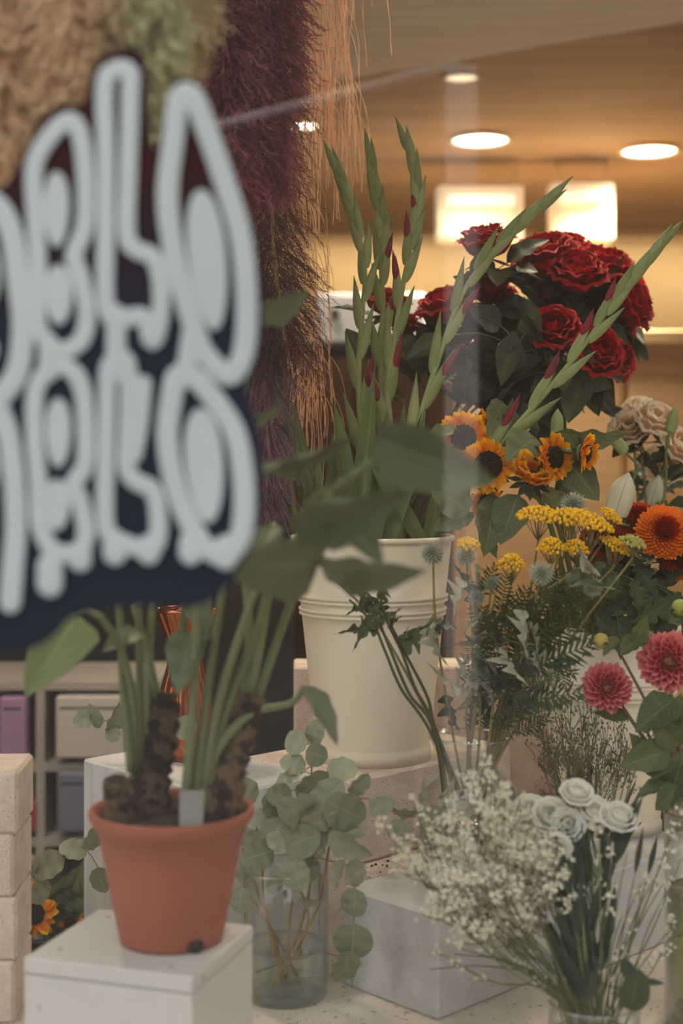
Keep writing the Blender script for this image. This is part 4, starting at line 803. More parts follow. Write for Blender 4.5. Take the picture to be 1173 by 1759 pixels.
sunflower('sunflower turned right, behind the half-closed one', 950, 786, 1.835, 44, (.8, -.85, .1), [m2+Vector((.01, 0, 0)), P(950, 870, 1.90)], .45, 22, .2, foot=in_bucket(B2, 3.0), leaves=[(L_sleaf, (920, 752, 1.86), (872, 782, 1.83), 70, 25), (L_sdrape, (955, 742, 1.87), (1078, 776, 1.86), 50, 35), (L_sleaf, (975, 790, 1.86), (1026, 862, 1.85), 60, 10), (L_sleaf, (925, 770, 1.86), (975, 782, 1.85), 30, 30), (L_sleaf, (960, 820, 1.89), (985, 842, 1.88), 50, 20)])
sunflower('small sunflower seen from the side at the right of the group', 1002, 778, 1.835, 36, (.9, -.5, -.1), [m2+Vector((.02, .01, 0)), P(975, 860, 1.91), P(975, 790, 1.90)], .4, 14, .55, foot=in_bucket(B2, 3.4), leaves=[(L_sleaf, (990, 765, 1.90), (962, 800, 1.88), 34, 10)])
sunflower('sunflower bent down with only its lower petals showing', 838, 862, 1.89, 32, (-.1, -.9, -.55), [m1+Vector((.0, -.02, 0)), P(800, 900, 1.9), P(835, 838, 1.92)], .5, 14, .2, foot=in_bucket(B1, .9))
sunflower('sunflower behind the upper left one, seen from the side', 835, 735, 1.96, 34, (.8, -.4, .2), [m1+Vector((-.01, .02, 0)), P(800, 860, 1.95)], .45, 14, .3, foot=in_bucket(B1, 1.2), leaves=[(L_sleaf, (862, 690, 1.90), (846, 742, 1.86), 50, -25), (L_sleaf, (880, 745, 1.9), (856, 690, 1.88), 44, 35), (L_sleaf, (860, 735, 1.9), (888, 690, 1.88), 34, 60)])
# sunflowers low at the far left, behind the brick stack
tl = P(80, 1640, 2.25)
M_dpot = mat('dark_pail', col(60, 60, 62), None, .5)
zfl = CAMZ-.95
b = MB(); b.lathe([(.001, 0), (.10, 0), (.13, .20), (.135, .20), (.135, .205), (.125, .205), (.10, .06), (.001, .06)], Vector((tl.x, 2.32, zfl-.0)), 32); pail = solid('dark_pail', b, M_dpot, 'dark pail of sunflowers behind the brick stack', 'pail', smooth=True)
b = MB(); b.box((tl.x-.15, 2.17, 0), (tl.x+.15, 2.47, zfl-.001)); solid('low_stand', b, M_char, 'low charcoal stand under the dark pail', 'stand')
for i, (px, py, r_, lb) in enumerate(((60, 1570, 40, 'orange sunflower low at the left, beside the brick stack'), (40, 1530, 26, 'smaller orange sunflower touching the brick stack'), (122, 1585, 24, 'orange sunflower half hidden by the white plinth'))):
    f_ = Vector((tl.x+.02*i, 2.32, zfl+.062))
    sunflower(lb, px, py, 2.2+.04*i, r_, (-.1, -1, .2), [f_+Vector((0, 0, .1))], .45, 14, .15, group='sunflowers in the dark pail', foot=f_, leaves=[(L_sleaf, (90+10*i, 1580, 2.28), (108+18*i, 1520-14*i, 2.24), 56, 10), (L_sleaf, (70, 1600, 2.3), (110+10*i, 1610+8*i, 2.26), 50, 30*i), (L_sleaf, (30, 1620, 2.3), (60-16*i, 1650, 2.24), 60, 20)])
# ------------------------------------------------------------------ bucket two: chrysanthemums, lilies, lisianthus
M_mum = leafmat('orange_mum', col(214, 72, 10), col(196, 54, 8), rough=.6, trans=.25, tip=col(250, 140, 28), tipr=(.35, 1.0)); M_mumd = leafmat('rust_mum', col(170, 44, 14), col(150, 34, 10), rough=.6, trans=.2, tip=col(208, 84, 30), tipr=(.35, 1.0)); M_mleaf = leafmat('mum_leaf', col(78, 92, 60), col(54, 70, 44), rib=col(98, 112, 76), rough=.55, trans=.15, veins=.2)
L_mleaf = leaf_mesh('lobed_leaf', M_mleaf, lobed, 20, 4, .12, .2, .06)
def petal_ball(mb, c, axis, R, n, L0, L1, W0, W1, flat=1.0, span=.62, curl=-.25):
    """many narrow petals on golden-angle spiral, short at the heart and long outside"""
    M3 = axm((0, 0, 0), axis, 0, 1).to_3x3(); z = Vector(axis).normalized()
    for k in range(n):
        f = k/n; th_ = math.acos(1-2*span*f) if span <= 1 else 0; a = k*2.39996; o = M3 @ Vector((math.sin(th_)*math.cos(a), math.sin(th_)*math.sin(a), math.cos(th_)*flat)); r0 = R*(.30+.25*f); p = c+o*r0; L = (L0+(L1-L0)*f)*rnd(.88, 1.1); W = W0+(W1-W0)*f
        y = o.normalized(); zz = (z-y*z.dot(y)); zz = zz.normalized() if zz.length > 1e-4 else y.orthogonal().normalized(); x = y.cross(zz)
        vs = []; uv = []
        for i, (v, w_) in enumerate(((0, .35), (.35, .75), (.75, 1.0), (1.0, .35))):
            q = p+y*L*v+zz*L*(curl*v*v if f > .3 else .25*v*v); vs += [q-x*W*w_*.5+zz*W*.25*w_, q-zz*W*.08, q+x*W*w_*.5+zz*W*.25*w_]; uv += [(.2, v*(1 if f > .25 else .3)), (.5, v*(1 if f > .25 else .3)), (.8, v*(1 if f > .25 else .3))]
        fs = []
        for i in range(3): fs += [(3*i, 3*i+1, 3*i+4, 3*i+3), (3*i+1, 3*i+2, 3*i+5, 3*i+4)]
        mb.add(vs, fs, uv)
def mum(label, px, py, d, rpx, axis, m_, i):
    R = rpx/F*d; ax = Vector(axis).normalized(); c = P(px, py, d); f_ = in_bucket(B2, i*1.4, .035); th = Thing('chrysanthemum', label, 'chrysanthemum', f_, 'orange chrysanthemums')
    mo = Vector((B2.x+.03*math.cos(i*1.4), B2.y+.02*math.sin(i*1.4), B2.z+.29)); a = stem_of(th, [f_, mo, (mo+c)/2+Vector((0, .02, 0)), c-ax*R*.6, c-ax*R*.15], .0026, .0022, M_stemg)
    b = MB(); petal_ball(b, c-ax*R*.25, ax, R, 330, R*.32, R*.50, R*.13, R*.17, .85, .60, .12); th.part('petals', b, m_, kind='stuff')
    b = MB(); b.blob(c-ax*R*.2, R*.28, 10, 6); th.part('receptacle', b, M_stemg)
    for k in range(9):
        p, tg = at(a, rnd(.5, .80)); o = rvec(); o.y = -abs(o.y); o.z -= .3; leaf_at(th, L_mleaf, p, o+tg*.2, Vector((0, -.7, .6))+rvec()*.4, rnd(.045, .07), rnd(.03, .045))
mum('bright orange chrysanthemum facing the viewer at the right edge', 1143, 910, 1.86, 49, (.0, -1, .35), M_mum, 0)
mum('rust orange chrysanthemum behind the bright one', 1098, 888, 1.92, 42, (-.1, -.8, .8), M_mumd, 1)
mum('dark rust chrysanthemum behind the yellow yarrow', 1036, 932, 1.95, 42, (-.2, -1, .1), M_mumd, 2)
mum('rust chrysanthemum low at the right edge under the bright one', 1172, 960, 1.92, 38, (.4, -.9, 0), M_mumd, 3)
# extra leaves hanging over the rim
th = Thing('chrysanthemum_foliage', 'dark lobed chrysanthemum leaves spilling over the right bucket rim', 'foliage', in_bucket(B2, 5.0, .02))
stem_of(th, [in_bucket(B2, 5.0, .02), Vector((B2.x, B2.y-.03, B2.z+.28)), P(1060, 1000, 1.93)], .003, .002, M_stemg)
for k in range(30):
    x, y = rnd(990, 1168), rnd(965, 1065); a = rnd(-2.6, -.5); l_ = rnd(55, 90); dd = 1.90+rnd(-.03, .05); leaf_px(th, L_mleaf, (x, y, dd), (x+l_*math.cos(a), y-l_*math.sin(a), dd-.02), l_*.62, rnd(-50, 50))
M_lily = leafmat('lily_bud', col(228, 222, 200), col(214, 210, 180), rough=.5, trans=.25, rib=col(128, 140, 76)); M_lilyg = leafmat('green_lily_bud', col(168, 178, 120), col(150, 164, 104), rough=.5, trans=.2, rib=col(190, 196, 150))
def lily_mesh(name, m_):
    """tight bud of three overlapping petals, seams between them"""
    b = MB(); n, m = 24, 14; vs = []; uv = []; fs = []
    for i in range(m+1):
        v = i/m; r = .5*(.42+.58*math.sin(PI*min(1, v*.55+.27)))*(1-max(0, (v-.5)/.5)**2.4*.95)*(min(1, v/.08+.3))
        for k in range(n): a = 2*PI*k/n; q = r*(1-.10*abs(math.cos(1.5*a))**6); vs.append((q*math.cos(a), v, q*math.sin(a))); uv.append(((1.5*a/PI+.5) % 1, v))
    for i in range(m):
        for k in range(n): fs.append((i*n+k, i*n+(k+1) % n, (i+1)*n+(k+1) % n, (i+1)*n+k))
    fs.append(tuple(range(n-1, -1, -1))); fs.append(tuple(m*n+k for k in range(n))); b.add(vs, fs, uv); return b.mesh(name, m_)
LB, LG = lily_mesh('white_bud', M_lily), lily_mesh('green_bud', M_lilyg)
def lily(label, a, b_, wpx, me, foot, via, lv=()):
    th = Thing('lily', label, 'lily', foot, 'lily buds'); p0, p1 = P(*a), P(*b_); L = (p1-p0).length; W = wpx/F*a[2]
    stem_of(th, [foot]+via+[p0-(p1-p0)*.6, p0+(p1-p0)*.05], .0025, .002, M_stemg); th.inst('bud', me, frame(p0, p1-p0, Matrix.Rotation(.5, 3, (p1-p0).normalized()) @ to_cam(p0), W, L, W))
    for q in lv: leaf_px(th, L_rose, *q)
mo2 = Vector((B2.x, B2.y, B2.z+.29))
lily('large white lily bud above the rust chrysanthemum', (1056, 886, 1.88), (1080, 812, 1.86), 46, LB, in_bucket(B2, 1.0), [mo2, P(1048, 980, 1.92)])
lily('blurred pale lily bud behind the bright orange chrysanthemum', (1118, 868, 2.20), (1132, 816, 2.18), 32, LB, in_bucket(B2, 1.6), [mo2+Vector((.02, .02, 0)), P(1110, 960, 2.12)])
lily('slim green lily bud standing right of the sunflower leaves', (956, 752, 1.90), (958, 702, 1.89), 23, LG, in_bucket(B2, 2.2), [mo2+Vector((-.05, 0, 0)), P(960, 860, 1.92)])
lily('green lily bud at the top right edge beside the peach blooms', (1150, 745, 2.12), (1160, 698, 2.12), 21, LG, in_bucket(B2, .4), [mo2+Vector((.05, .03, 0)), P(1140, 860, 2.14)])
lily('leaning green lily bud left of the peach blooms', (1075, 778, 2.10), (1042, 738, 2.10), 22, LG, in_bucket(B2, 2.8), [mo2+Vector((-.01, .03, 0)), P(1070, 900, 2.08), P(1085, 830, 2.1)])
PR = [('peach bloom at the left of the pale cluster', 1082, 738, 2.25, 32, (-.3, -.8, .6)), ('palest peach bloom in the middle of the pale cluster', 1122, 722, 2.22, 34, (.2, -.8, .7)), ('peach bloom at the right edge of the picture', 1168, 768, 2.22, 32, (.3, -.8, .5)), ('deeper peach bloom low in the pale cluster', 1142, 796, 2.3, 34, (0, -1, .2)), ('peach bloom at the top of the pale cluster', 1100, 706, 2.3, 28, (0, -.5, 1))]
for i, (lb, px, py, d, r_, ax) in enumerate(PR):
    rose(lb, px, py, d, r_, ax, in_bucket(B2, i*1.2+.3, .03), [mo2+Vector((.02*math.cos(i), .04, 0)), P(1095+12*i, 900, 2.15)], PS, name='lisianthus', group='peach lisianthus', leaves=6, lsize=.045, stem_m=M_stemg, rings=(1, 2, 3, 4))

# ------------------------------------------------------------------ yarrow, thistles in the round vase
M_yar = mat('yarrow_yellow', col(246, 198, 30), col(224, 168, 14), .8, 220); M_yarp = mat('yarrow_pale', col(190, 178, 96), col(160, 158, 84), .8, 220)
M_this = leafmat('thistle_blue', col(200, 206, 186), col(184, 192, 174), trans=.4, tip=col(240, 240, 238), rough=.7); M_silver = leafmat('silver_leaf', col(196, 196, 178), col(140, 144, 122), rib=col(190, 192, 172), rough=.7, trans=.15); M_jag = leafmat('jagged_leaf', col(92, 102, 72), col(64, 78, 52), rib=col(120, 124, 90), rough=.6, trans=.15); M_fern = leafmat('fern_leaf', col(88, 98, 62), col(66, 80, 48), rough=.6, trans=.15)
L_silv = leaf_mesh('silver_leaf', M_silver, jag, 26, 4, .6, .45, .35, 1.9, asp=.5); L_jag = leaf_mesh('jagged_leaf', M_jag, jag, 26, 4, .5, .5, .4, 1.7, asp=.5)
def fern_mesh(seed):
    rg = random.Random(seed); fb = MB()
    for i in range(12):
        v = .10+.84*i/11; l_ = (.10+.20*math.sin(PI*(v*.85+.12)))
        for sd in (-1, 1):
            q = l_*rg.uniform(.7, 1.15); fw = rg.uniform(.08, .2); z = rg.uniform(-.07, .10); r0 = .026
            fb.add([(0, v-r0*.6, 0), (sd*q*.5, v+fw*.5-r0, z*.5), (sd*q, v+fw, z), (sd*q*.45, v+fw*.5+r0, z*.5+.01), (0, v+r0*.6, 0)], [(0, 1, 3, 4), (1, 2, 3)])
            fb.add([(sd*q*.45, v+fw*.45, z*.45), (sd*q*.75, v+fw*.4-.035, z*.5-.02), (sd*q*.6, v+fw*.6, z*.6)], [(0, 1, 2)])
    fb.add([(-.012, 0, 0), (.012, 0, 0), (.004, .97, 0), (-.004, .97, 0)], [(0, 1, 2, 3)]); return fb.mesh('fern_leaf', M_fern, False)
FERNS = [fern_mesh(k) for k in range(5)]
VM = cv2+Vector((0, 0, .150))    # the vase neck
def vfoot(i): return cv2+Vector((.03*math.cos(i*1.9), .03*math.sin(i*1.9), .016))
def vneck(i, tx): return VM+Vector((max(-.028, min(.028, tx)), .02*math.sin(i*2.2), 0))
def yarrow(label, px, py, wpx, d, i, tilt=0.0, pale=False, hgt=.35, fern=3):
    c = P(px, py, d); r = wpx/F*d/2; f_ = vfoot(i); th = Thing('yarrow', label, 'yarrow', f_, 'yellow yarrow in the round vase'); nk = vneck(i, (c.x-VM.x)*.35); mid = nk.lerp(c, .55)+Vector((rnd(-.01, .01), -.02, rnd(0, .02)))
    nd = c-Vector((0, 0, r*1.2)); a = stem_of(th, [f_, nk, mid, nd], .0019, .0013, M_stemo); b = MB(); bp = MB(); ax = Vector((math.sin(tilt), -.30, math.cos(tilt))).normalized(); M = axm(c, ax, 0, 1)
    for k in range(70):
        q = r*math.sqrt((k+.5)/70); an = k*2.39996; z = hgt*r*(1-(q/r)**2)+rnd(-.0015, .0015); v = M @ Vector((q*math.cos(an), q*math.sin(an), z)); b.blob(v, rnd(.0022, .0034)*(r/.028)**.5, 6, 4, .25)
        if k % 6 == 0: bp.tube([nd, nd.lerp(v, .5)+ax*(-.002), v], .0006, 4)
    bp.tube([nd-ax*.002, nd+ax*.002], .0016, 6); th.part('florets', b, M_yarp if pale else M_yar, kind='stuff'); th.part('pedicels', bp, M_stemo, kind='stuff')
    for k in range(fern):
        p, tg = at(a, rnd(.40, .82)); o = rvec(); o.y = -abs(o.y)*.6; L = rnd(.045, .08); th.inst('fern_leaf', random.choice(FERNS), frame(p, o*.8+tg*.7, Vector((0, -1, .3))+rvec()*.6, L, L, L))
    return th
yarrow('flat yellow yarrow head at the left of the long row', 924, 886, 72, 1.76, 0); yarrow('flat yellow yarrow head second from left in the long row', 976, 890, 78, 1.75, 1); yarrow('flat yellow yarrow head tilting right above the dark rust flower', 1014, 896, 84, 1.74, 2, .35, hgt=.2)
yarrow('small tilted yellow yarrow head under the white lily bud', 1048, 886, 44, 1.77, 3, .6); yarrow('yellow yarrow head in front of the dark rust flower', 1056, 938, 56, 1.75, 4, .5); yarrow('pale unopened yarrow head on a long slanting stem', 1086, 932, 46, 1.72, 5, .3, True)
yarrow('rounded yellow yarrow head above the blue-grey thistle', 946, 944, 48, 1.72, 6, -.1, hgt=.8); yarrow('rounded yellow yarrow head right above the blue-grey thistle', 988, 944, 44, 1.73, 7, .1, hgt=.7); yarrow('rounded yellow yarrow head left of the blue-grey thistle', 878, 974, 48, 1.70, 8, 0, hgt=.9); yarrow('small yellow yarrow head in front of the tall bucket rim', 804, 936, 40, 1.72, 9, .1, hgt=.5)
th = Thing('yarrow', 'leafy yarrow stem without a head, feathery leaves before the right cream bucket', 'yarrow', vfoot(17), 'yellow yarrow in the round vase')
a = stem_of(th, [vfoot(17), vneck(17, .02), P(870, 1180, 1.70), P(905, 1090, 1.68)], .002, .0012, M_stemo)
for (x0, y0), (x1, y1), ww in [((890, 1150), (1015, 1108), 60), ((880, 1210), (1000, 1188), 54), ((900, 1110), (990, 1160), 50), ((880, 1130), (960, 1060), 56), ((870, 1180), (930, 1240), 46), ((850, 1150), (800, 1100), 50), ((860, 1120), (880, 1030), 56), ((880, 1160), (950, 1130), 60), ((890, 1130), (1000, 1070), 50), ((865, 1190), (820, 1150), 50), ((850, 1110), (830, 1040), 46), ((900, 1080), (940, 1010), 50), ((860, 1080), (905, 1010), 50), ((880, 1100), (960, 1010), 50), ((850, 1130), (840, 1060), 50), ((870, 1090), (920, 1060), 50), ((860, 1060), (870, 990), 50), ((910, 1110), (960, 1050), 50), ((840, 1190), (800, 1130), 50), ((890, 1170), (960, 1160), 50), ((920, 1090), (1000, 1030), 50), ((840, 1090), (810, 1040), 50)]:
    p0, p1 = P(x0, y0, 1.69), P(x1, y1, 1.66); L = (p1-p0).length; th.inst('fern_leaf', random.choice(FERNS), frame(p0, p1-p0, to_cam(p0)+rvec()*.6, L*.9, L, L))
M_core = mat('thistle_core', col(112, 122, 98), col(92, 102, 92), .8, 90)
def globe_thistle(label, px, py, rpx, d, i, bend=None, leaves=3):
    c = P(px, py, d); r = rpx*1.15/F*d; f_ = vfoot(i+.5); th = Thing('globe_thistle', label, 'thistle', f_, 'globe thistles in the round vase'); nk = vneck(i, (c.x-VM.x)*.3)
    pts = [f_, nk]+([P(*q) for q in bend] if bend else [nk.lerp(c, .55)+Vector((rnd(-.01, .01), -.01, .01))])+[c]
    a = stem_of(th, pts, .0019, .0014, M_stemo); b = MB(); b.blob(c, r*.5, 12, 8); th.part('core', b, M_core); b = MB()
    for k in range(130):
        z = 1-2*(k+.5)/130; q = math.sqrt(1-z*z); an = k*2.39996; o = Vector((q*math.cos(an), q*math.sin(an), z)); x = o.orthogonal().normalized(); y = o.cross(x); w_ = r*.075; p = c+o*r*.5; e = c+(o+rvec()*.06)*r*rnd(.92, 1.06)
        b.add([p+x*w_, p-x*w_*.5+y*w_*.87, p-x*w_*.5-y*w_*.87, e], [(0, 1, 3), (1, 2, 3), (2, 0, 3)], [(.5, .2)]*3+[(.5, 1)])
    th.part('spines', b, M_this, False, kind='stuff')
    for k in range(leaves):
        p, tg = at(a, rnd(.5, .9)); o = rvec(); o.y = -abs(o.y)*.7; o.z -= .3; L = rnd(.04, .065); leaf_at(th, L_silv if k % 2 == 0 else L_jag, p, o, Vector((0, -1, .2))+rvec()*.8, L, L*.40)
globe_thistle('spiky globe thistle in front of the tall cream bucket', 743, 951, 21, 1.74, 0); globe_thistle('pale globe thistle right of the tall bucket rim', 800, 955, 19, 1.77, 1); globe_thistle('blue-tinged globe thistle behind the yarrow row', 985, 868, 22, 1.80, 2, leaves=0)
globe_thistle('large blue-grey globe thistle among the yarrow', 930, 985, 21, 1.66, 3); globe_thistle('nodding globe thistle on a hooked stem', 1018, 1008, 17, 1.68, 4, [(880, 1070, 1.68), (960, 1000, 1.67), (1000, 974, 1.67), (1014, 978, 1.675)], 2)
globe_thistle('small green globe thistle under the left yarrow head', 845, 1002, 15, 1.70, 5, leaves=4); globe_thistle('small green globe thistle hanging left of the stems', 818, 1026, 15, 1.70, 6, leaves=5); globe_thistle('dark little globe thistle low among silver leaves', 814, 1168, 14, 1.68, 7, [(800, 1235, 1.71), (806, 1200, 1.69)], 1); globe_thistle('globe thistle peeping from behind the big dark plant leaf', 537, 950, 18, 1.80, 8, [(660, 1090, 1.74), (580, 1000, 1.79)], 0)
th = Thing('globe_thistle', 'thistle stem with silver-backed leaves in the middle of the round vase', 'thistle', vfoot(21), 'globe thistles in the round vase'); stem_of(th, [vfoot(21), vneck(21, 0), P(830, 1150, 1.70), P(850, 1020, 1.68)], .002, .0014, M_stemo)
for a_, b_, w_, ro, me in [((900, 1050, 1.66), (896, 1130, 1.63), 44, 10, L_silv), ((905, 1070, 1.66), (935, 1118, 1.64), 26, -20, L_silv), ((868, 1110, 1.68), (880, 1178, 1.65), 24, 30, L_silv), ((800, 1000, 1.70), (768, 1050, 1.68), 40, 20, L_silv), ((812, 1080, 1.70), (838, 1150, 1.67), 36, -20, L_silv), ((830, 1090, 1.70), (806, 1150, 1.67), 36, 20, L_jag), ((806, 1130, 1.70), (776, 1170, 1.68), 36, 20, L_silv),
                           ((820, 970, 1.70), (818, 1030, 1.68), 20, 0, L_silv), ((845, 1050, 1.68), (880, 1090, 1.66), 34, 20, L_jag), ((830, 1060, 1.69), (790, 1080, 1.68), 34, 20, L_silv), ((920, 1120, 1.67), (925, 1160, 1.66), 14, 10, L_silv), ((860, 1060, 1.68), (836, 1110, 1.66), 36, 30, L_jag)]: leaf_px(th, me, a_, b_, w_*.68, ro*2)
LT = [('thistle stem leaning left over the tall bucket, lowest of four', [(745, 1268, 1.70), (690, 1185, 1.68), (662, 1120, 1.66), (640, 1070, 1.66), (600, 1030, 1.67)], [((650, 1082, 1.66), (578, 1078, 1.65), 46, 20, L_jag), ((645, 1075, 1.66), (600, 1100, 1.64), 30, 50, L_jag), ((640, 1065, 1.66), (655, 1020, 1.65), 40, 20, L_jag)]),
      ('thistle stem leaning left over the tall bucket, second of four', [(748, 1266, 1.70), (702, 1190, 1.685), (668, 1110, 1.67), (640, 1040, 1.67), (620, 1000, 1.68)], [((640, 1050, 1.67), (610, 1000, 1.66), 44, 10, L_jag), ((652, 1062, 1.67), (692, 1052, 1.66), 34, 30, L_jag), ((636, 1040, 1.67), (592, 1048, 1.66), 36, 30, L_jag)]),
      ('thistle stem leaning left with a leaf hanging over the bucket front', [(750, 1266, 1.70), (712, 1180, 1.69), (690, 1120, 1.68), (662, 1060, 1.67), (648, 1000, 1.67)], [((690, 1110, 1.675), (755, 1066, 1.66), 56, 15, L_jag), ((735, 1078, 1.67), (762, 1150, 1.65), 36, 20, L_silv), ((688, 1105, 1.675), (700, 1080, 1.66), 30, 0, L_jag), ((655, 1030, 1.67), (668, 990, 1.66), 36, 10, L_jag)]),
      ('thistle stem leaning left, the rightmost of four', [(753, 1266, 1.70), (735, 1200, 1.70), (700, 1130, 1.69), (672, 1075, 1.68), (655, 1040, 1.68)], [((665, 1070, 1.68), (690, 1062, 1.67), 26, 20, L_jag), ((660, 1050, 1.68), (632, 1016, 1.67), 36, 10, L_jag), ((750, 1085, 1.70), (770, 1060, 1.69), 26, 10, L_jag)])]
for i, (lb, pts, lv) in enumerate(LT):
    f_ = vfoot(i+30); th = Thing('globe_thistle', lb, 'thistle', f_, 'bare thistle stems leaning left'); stem_of(th, [f_]+[P(*q) for q in pts], .0023, .0015, M_stemd)
    for a_, b_, w_, ro, me in lv: leaf_px(th, me, a_, b_, w_*.8, ro)

# ------------------------------------------------------------------ dahlias in the right vase
M_dah = leafmat('dahlia_petal', col(220, 74, 92), col(206, 52, 74), rough=.6, trans=.35, tip=col(248, 172, 172), tipr=(.4, 1.0), spec=.15); M_dleaf = leafmat('dahlia_leaf', col(104, 114, 66), col(70, 84, 48), rib=col(124, 134, 86), rough=.5, trans=.2, veins=.3); M_heart_y = mat('dahlia_heart', col(206, 196, 96), None, .7, 90)
L_dp = leaf_mesh('petal', M_dah, petalp, 6, 4, .5, -.12, 0, cup=.5, asp=.35); L_dl = leaf_mesh('dahlia_leaf', M_dleaf, ovate, 12, 6, .15, .22, .07, nwv=4)
def dfoot(i): return cv4+Vector((.025*math.cos(i*2.1), .025*math.sin(i*2.1), .016))
dm = cv4+Vector((-.02, 0, .235))
def dahlia(label, px, py, d, rpx, axis, i, via, lv):
    R = rpx/F*d; ax = Vector(axis).normalized(); c = P(px, py, d)-ax*R*.25; f_ = dfoot(i); th = Thing('dahlia', label, 'dahlia', f_, 'pink dahlias'); stem_of(th, [f_, dm+Vector((0, .012*i, 0))]+[P(*q) for q in via]+[c-ax*R*.5, c-ax*R*.1], .0028, .0022, M_stembr)
    M3 = axm((0, 0, 0), ax, 0, 1).to_3x3(); n = 96
    for k in range(n):
        f = (k+2)/(n+2); tt = math.acos(1-2*.74*f); a = k*2.39996; o = M3 @ Vector((math.sin(tt)*math.cos(a), math.sin(tt)*math.sin(a), math.cos(tt))); p = c+o*R*.40; L = R*(.28+.38*min(1, f*1.6))*rnd(.85, 1.12); up = (ax-o*ax.dot(o)); up = up.normalized() if up.length > 1e-4 else o.orthogonal()
        th.inst('petal', L_dp, frame(p, o+up*(.35 if f < .3 else .18)+rvec()*.12, up, R*(.17+.20*min(1, f*1.5)), L, L))
    b = MB(); b.blob(c+ax*R*.42, R*.13, 8, 6, .1); th.part('heart', b, M_heart_y); b = MB(); b.blob(c, R*.34, 12, 8); th.part('receptacle', b, M_dleaf)
    for q in lv: leaf_px(th, L_dl, *q)
dahlia('pink dahlia bloom, the lower left of two', 1042, 1182, 1.66, 43, (-.30, -1, .05), 0, [(1160, 1340, 1.62), (1100, 1260, 1.64)], [((1080, 1235, 1.66), (1018, 1218, 1.68), 26, 20)])
dahlia('larger pink dahlia bloom at the right edge', 1148, 1136, 1.64, 52, (-.25, -1, .2), 1, [(1172, 1330, 1.62), (1156, 1230, 1.65)], [((1160, 1200, 1.63), (1095, 1246, 1.60), 66, 20), ((1150, 1290, 1.62), (1070, 1312, 1.60), 58, 10), ((1170, 1280, 1.62), (1120, 1240, 1.6), 50, -20), ((1160, 1330, 1.62), (1140, 1390, 1.60), 44, 20), ((1150, 1340, 1.62), (1094, 1362, 1.60), 30, 30)])
M_bud = leafmat('dahlia_bud', col(206, 160, 90), col(160, 168, 84), trans=.1)
for i, (px, py, r_, d, via, lb, lv) in enumerate(((1032, 1101, 14, 1.66, [(1165, 1360, 1.62), (1125, 1240, 1.64), (1080, 1150, 1.65), (1056, 1112, 1.655)], 'small unopened dahlia bud left of the larger pink dahlia', [((1060, 1095, 1.66), (1036, 1120, 1.64), 24, 30), ((1090, 1110, 1.66), (1110, 1064, 1.64), 34, 10), ((1100, 1095, 1.66), (1066, 1118, 1.64), 40, 40)]),
                                                  (1168, 1044, 15, 1.68, [(1185, 1300, 1.64), (1180, 1150, 1.68)], 'small orange-tinged dahlia bud at the right edge', [((1175, 1060, 1.68), (1150, 1066, 1.67), 22, 20)]),
                                                  (1110, 1252, 8, 1.65, [(1175, 1360, 1.63), (1130, 1300, 1.64)], 'tiny green dahlia bud among the dahlia leaves', [((1135, 1330, 1.63), (1090, 1266, 1.61), 46, 10), ((1150, 1380, 1.62), (1172, 1290, 1.60), 60, -10), ((1140, 1260, 1.64), (1172, 1200, 1.62), 56, 20), ((1155, 1300, 1.62), (1118, 1330, 1.6), 50, 40), ((1165, 1350, 1.61), (1130, 1392, 1.6), 48, -15)]))):
    f_ = dfoot(i+3); th = Thing('dahlia_bud', lb, 'dahlia', f_, 'dahlia buds'); c = P(px, py, d); r = r_/F*d; stem_of(th, [f_, dm+Vector((.005, -.01*i, 0))]+[P(*q) for q in via]+[c], .0022, .0016, M_stembr)
    b = MB(); b.blob(c, r, 12, 8, .03); th.part('bud', b, M_bud)
    for k in range(5): a = 2*PI*k/5; th.inst('sepal', L_sep, frame(c+Vector((r*.5*math.cos(a), r*.5*math.sin(a), -r*.7)), Vector((math.cos(a)*.6, math.sin(a)*.6, .7)), Vector((math.cos(a), math.sin(a), 0)), r*.7, r*1.2, r))
    for q in lv: leaf_px(th, L_dl, *q)
b = MB(); a, b_ = P(1128, 1405, 1.98), P(1260, 1288, 1.98); b.box((a.x, 1.98, ZD), (b_.x, 2.1, b_.z), None, .003); solid('brown_box', b, M_dkwood, 'dark brown wooden box behind the right vase', 'box')
# ------------------------------------------------------------------ white roses, statice, grass in the low jar
def jfoot(i): return cv3+Vector((.025*math.cos(i*2.4), .025*math.sin(i*2.4), .016))
def jm(i, tx=0): return cv3+Vector((max(-.04, min(.04, tx)), .03*math.sin(i*1.7), .088))
WR = [('white rose standing highest of the white group', 990, 1366, 1.50, 27, (.1, -.6, 1)), ('white rose at the left end of the white group', 908, 1394, 1.52, 27, (-.5, -.7, .7)), ('white rose second from the left of the white group', 945, 1402, 1.50, 30, (-.1, -.9, .6)), ('white rose in the middle of the white group', 974, 1416, 1.49, 26, (0, -1, .4)), ('white rose right of the middle of the white group', 1018, 1398, 1.50, 29, (.1, -.8, .8)), ('white rose at the right end with an upright petal', 1062, 1408, 1.49, 30, (.2, -.6, 1)), ('small white rose hanging lowest of the white group', 955, 1456, 1.47, 23, (-.1, -1, .2))]
M_wleaf = leafmat('dark_rose_leaf', col(66, 80, 54), col(50, 64, 44), rib=col(90, 104, 74), rough=.5, trans=.15); L_wl = leaf_mesh('narrow_leaf', M_wleaf, lance, 10, 4, .2, .1, .05, asp=.4)
for i, (lb, px, py, d, r_, ax) in enumerate(WR):
    rose(lb, px, py, d, r_, ax, jfoot(i), [jm(i, (px-1020)/F*d*.3), jm(i, 0).lerp(P(px, py, d), .6)], WS, group='white roses in the low jar', leaves=7, lsize=.07, stem_m=M_stemg, rings=(0, 1, 2, 3, 4), leafm=L_wl, sr=.0018, lr=(.2, .52), narrow=True)
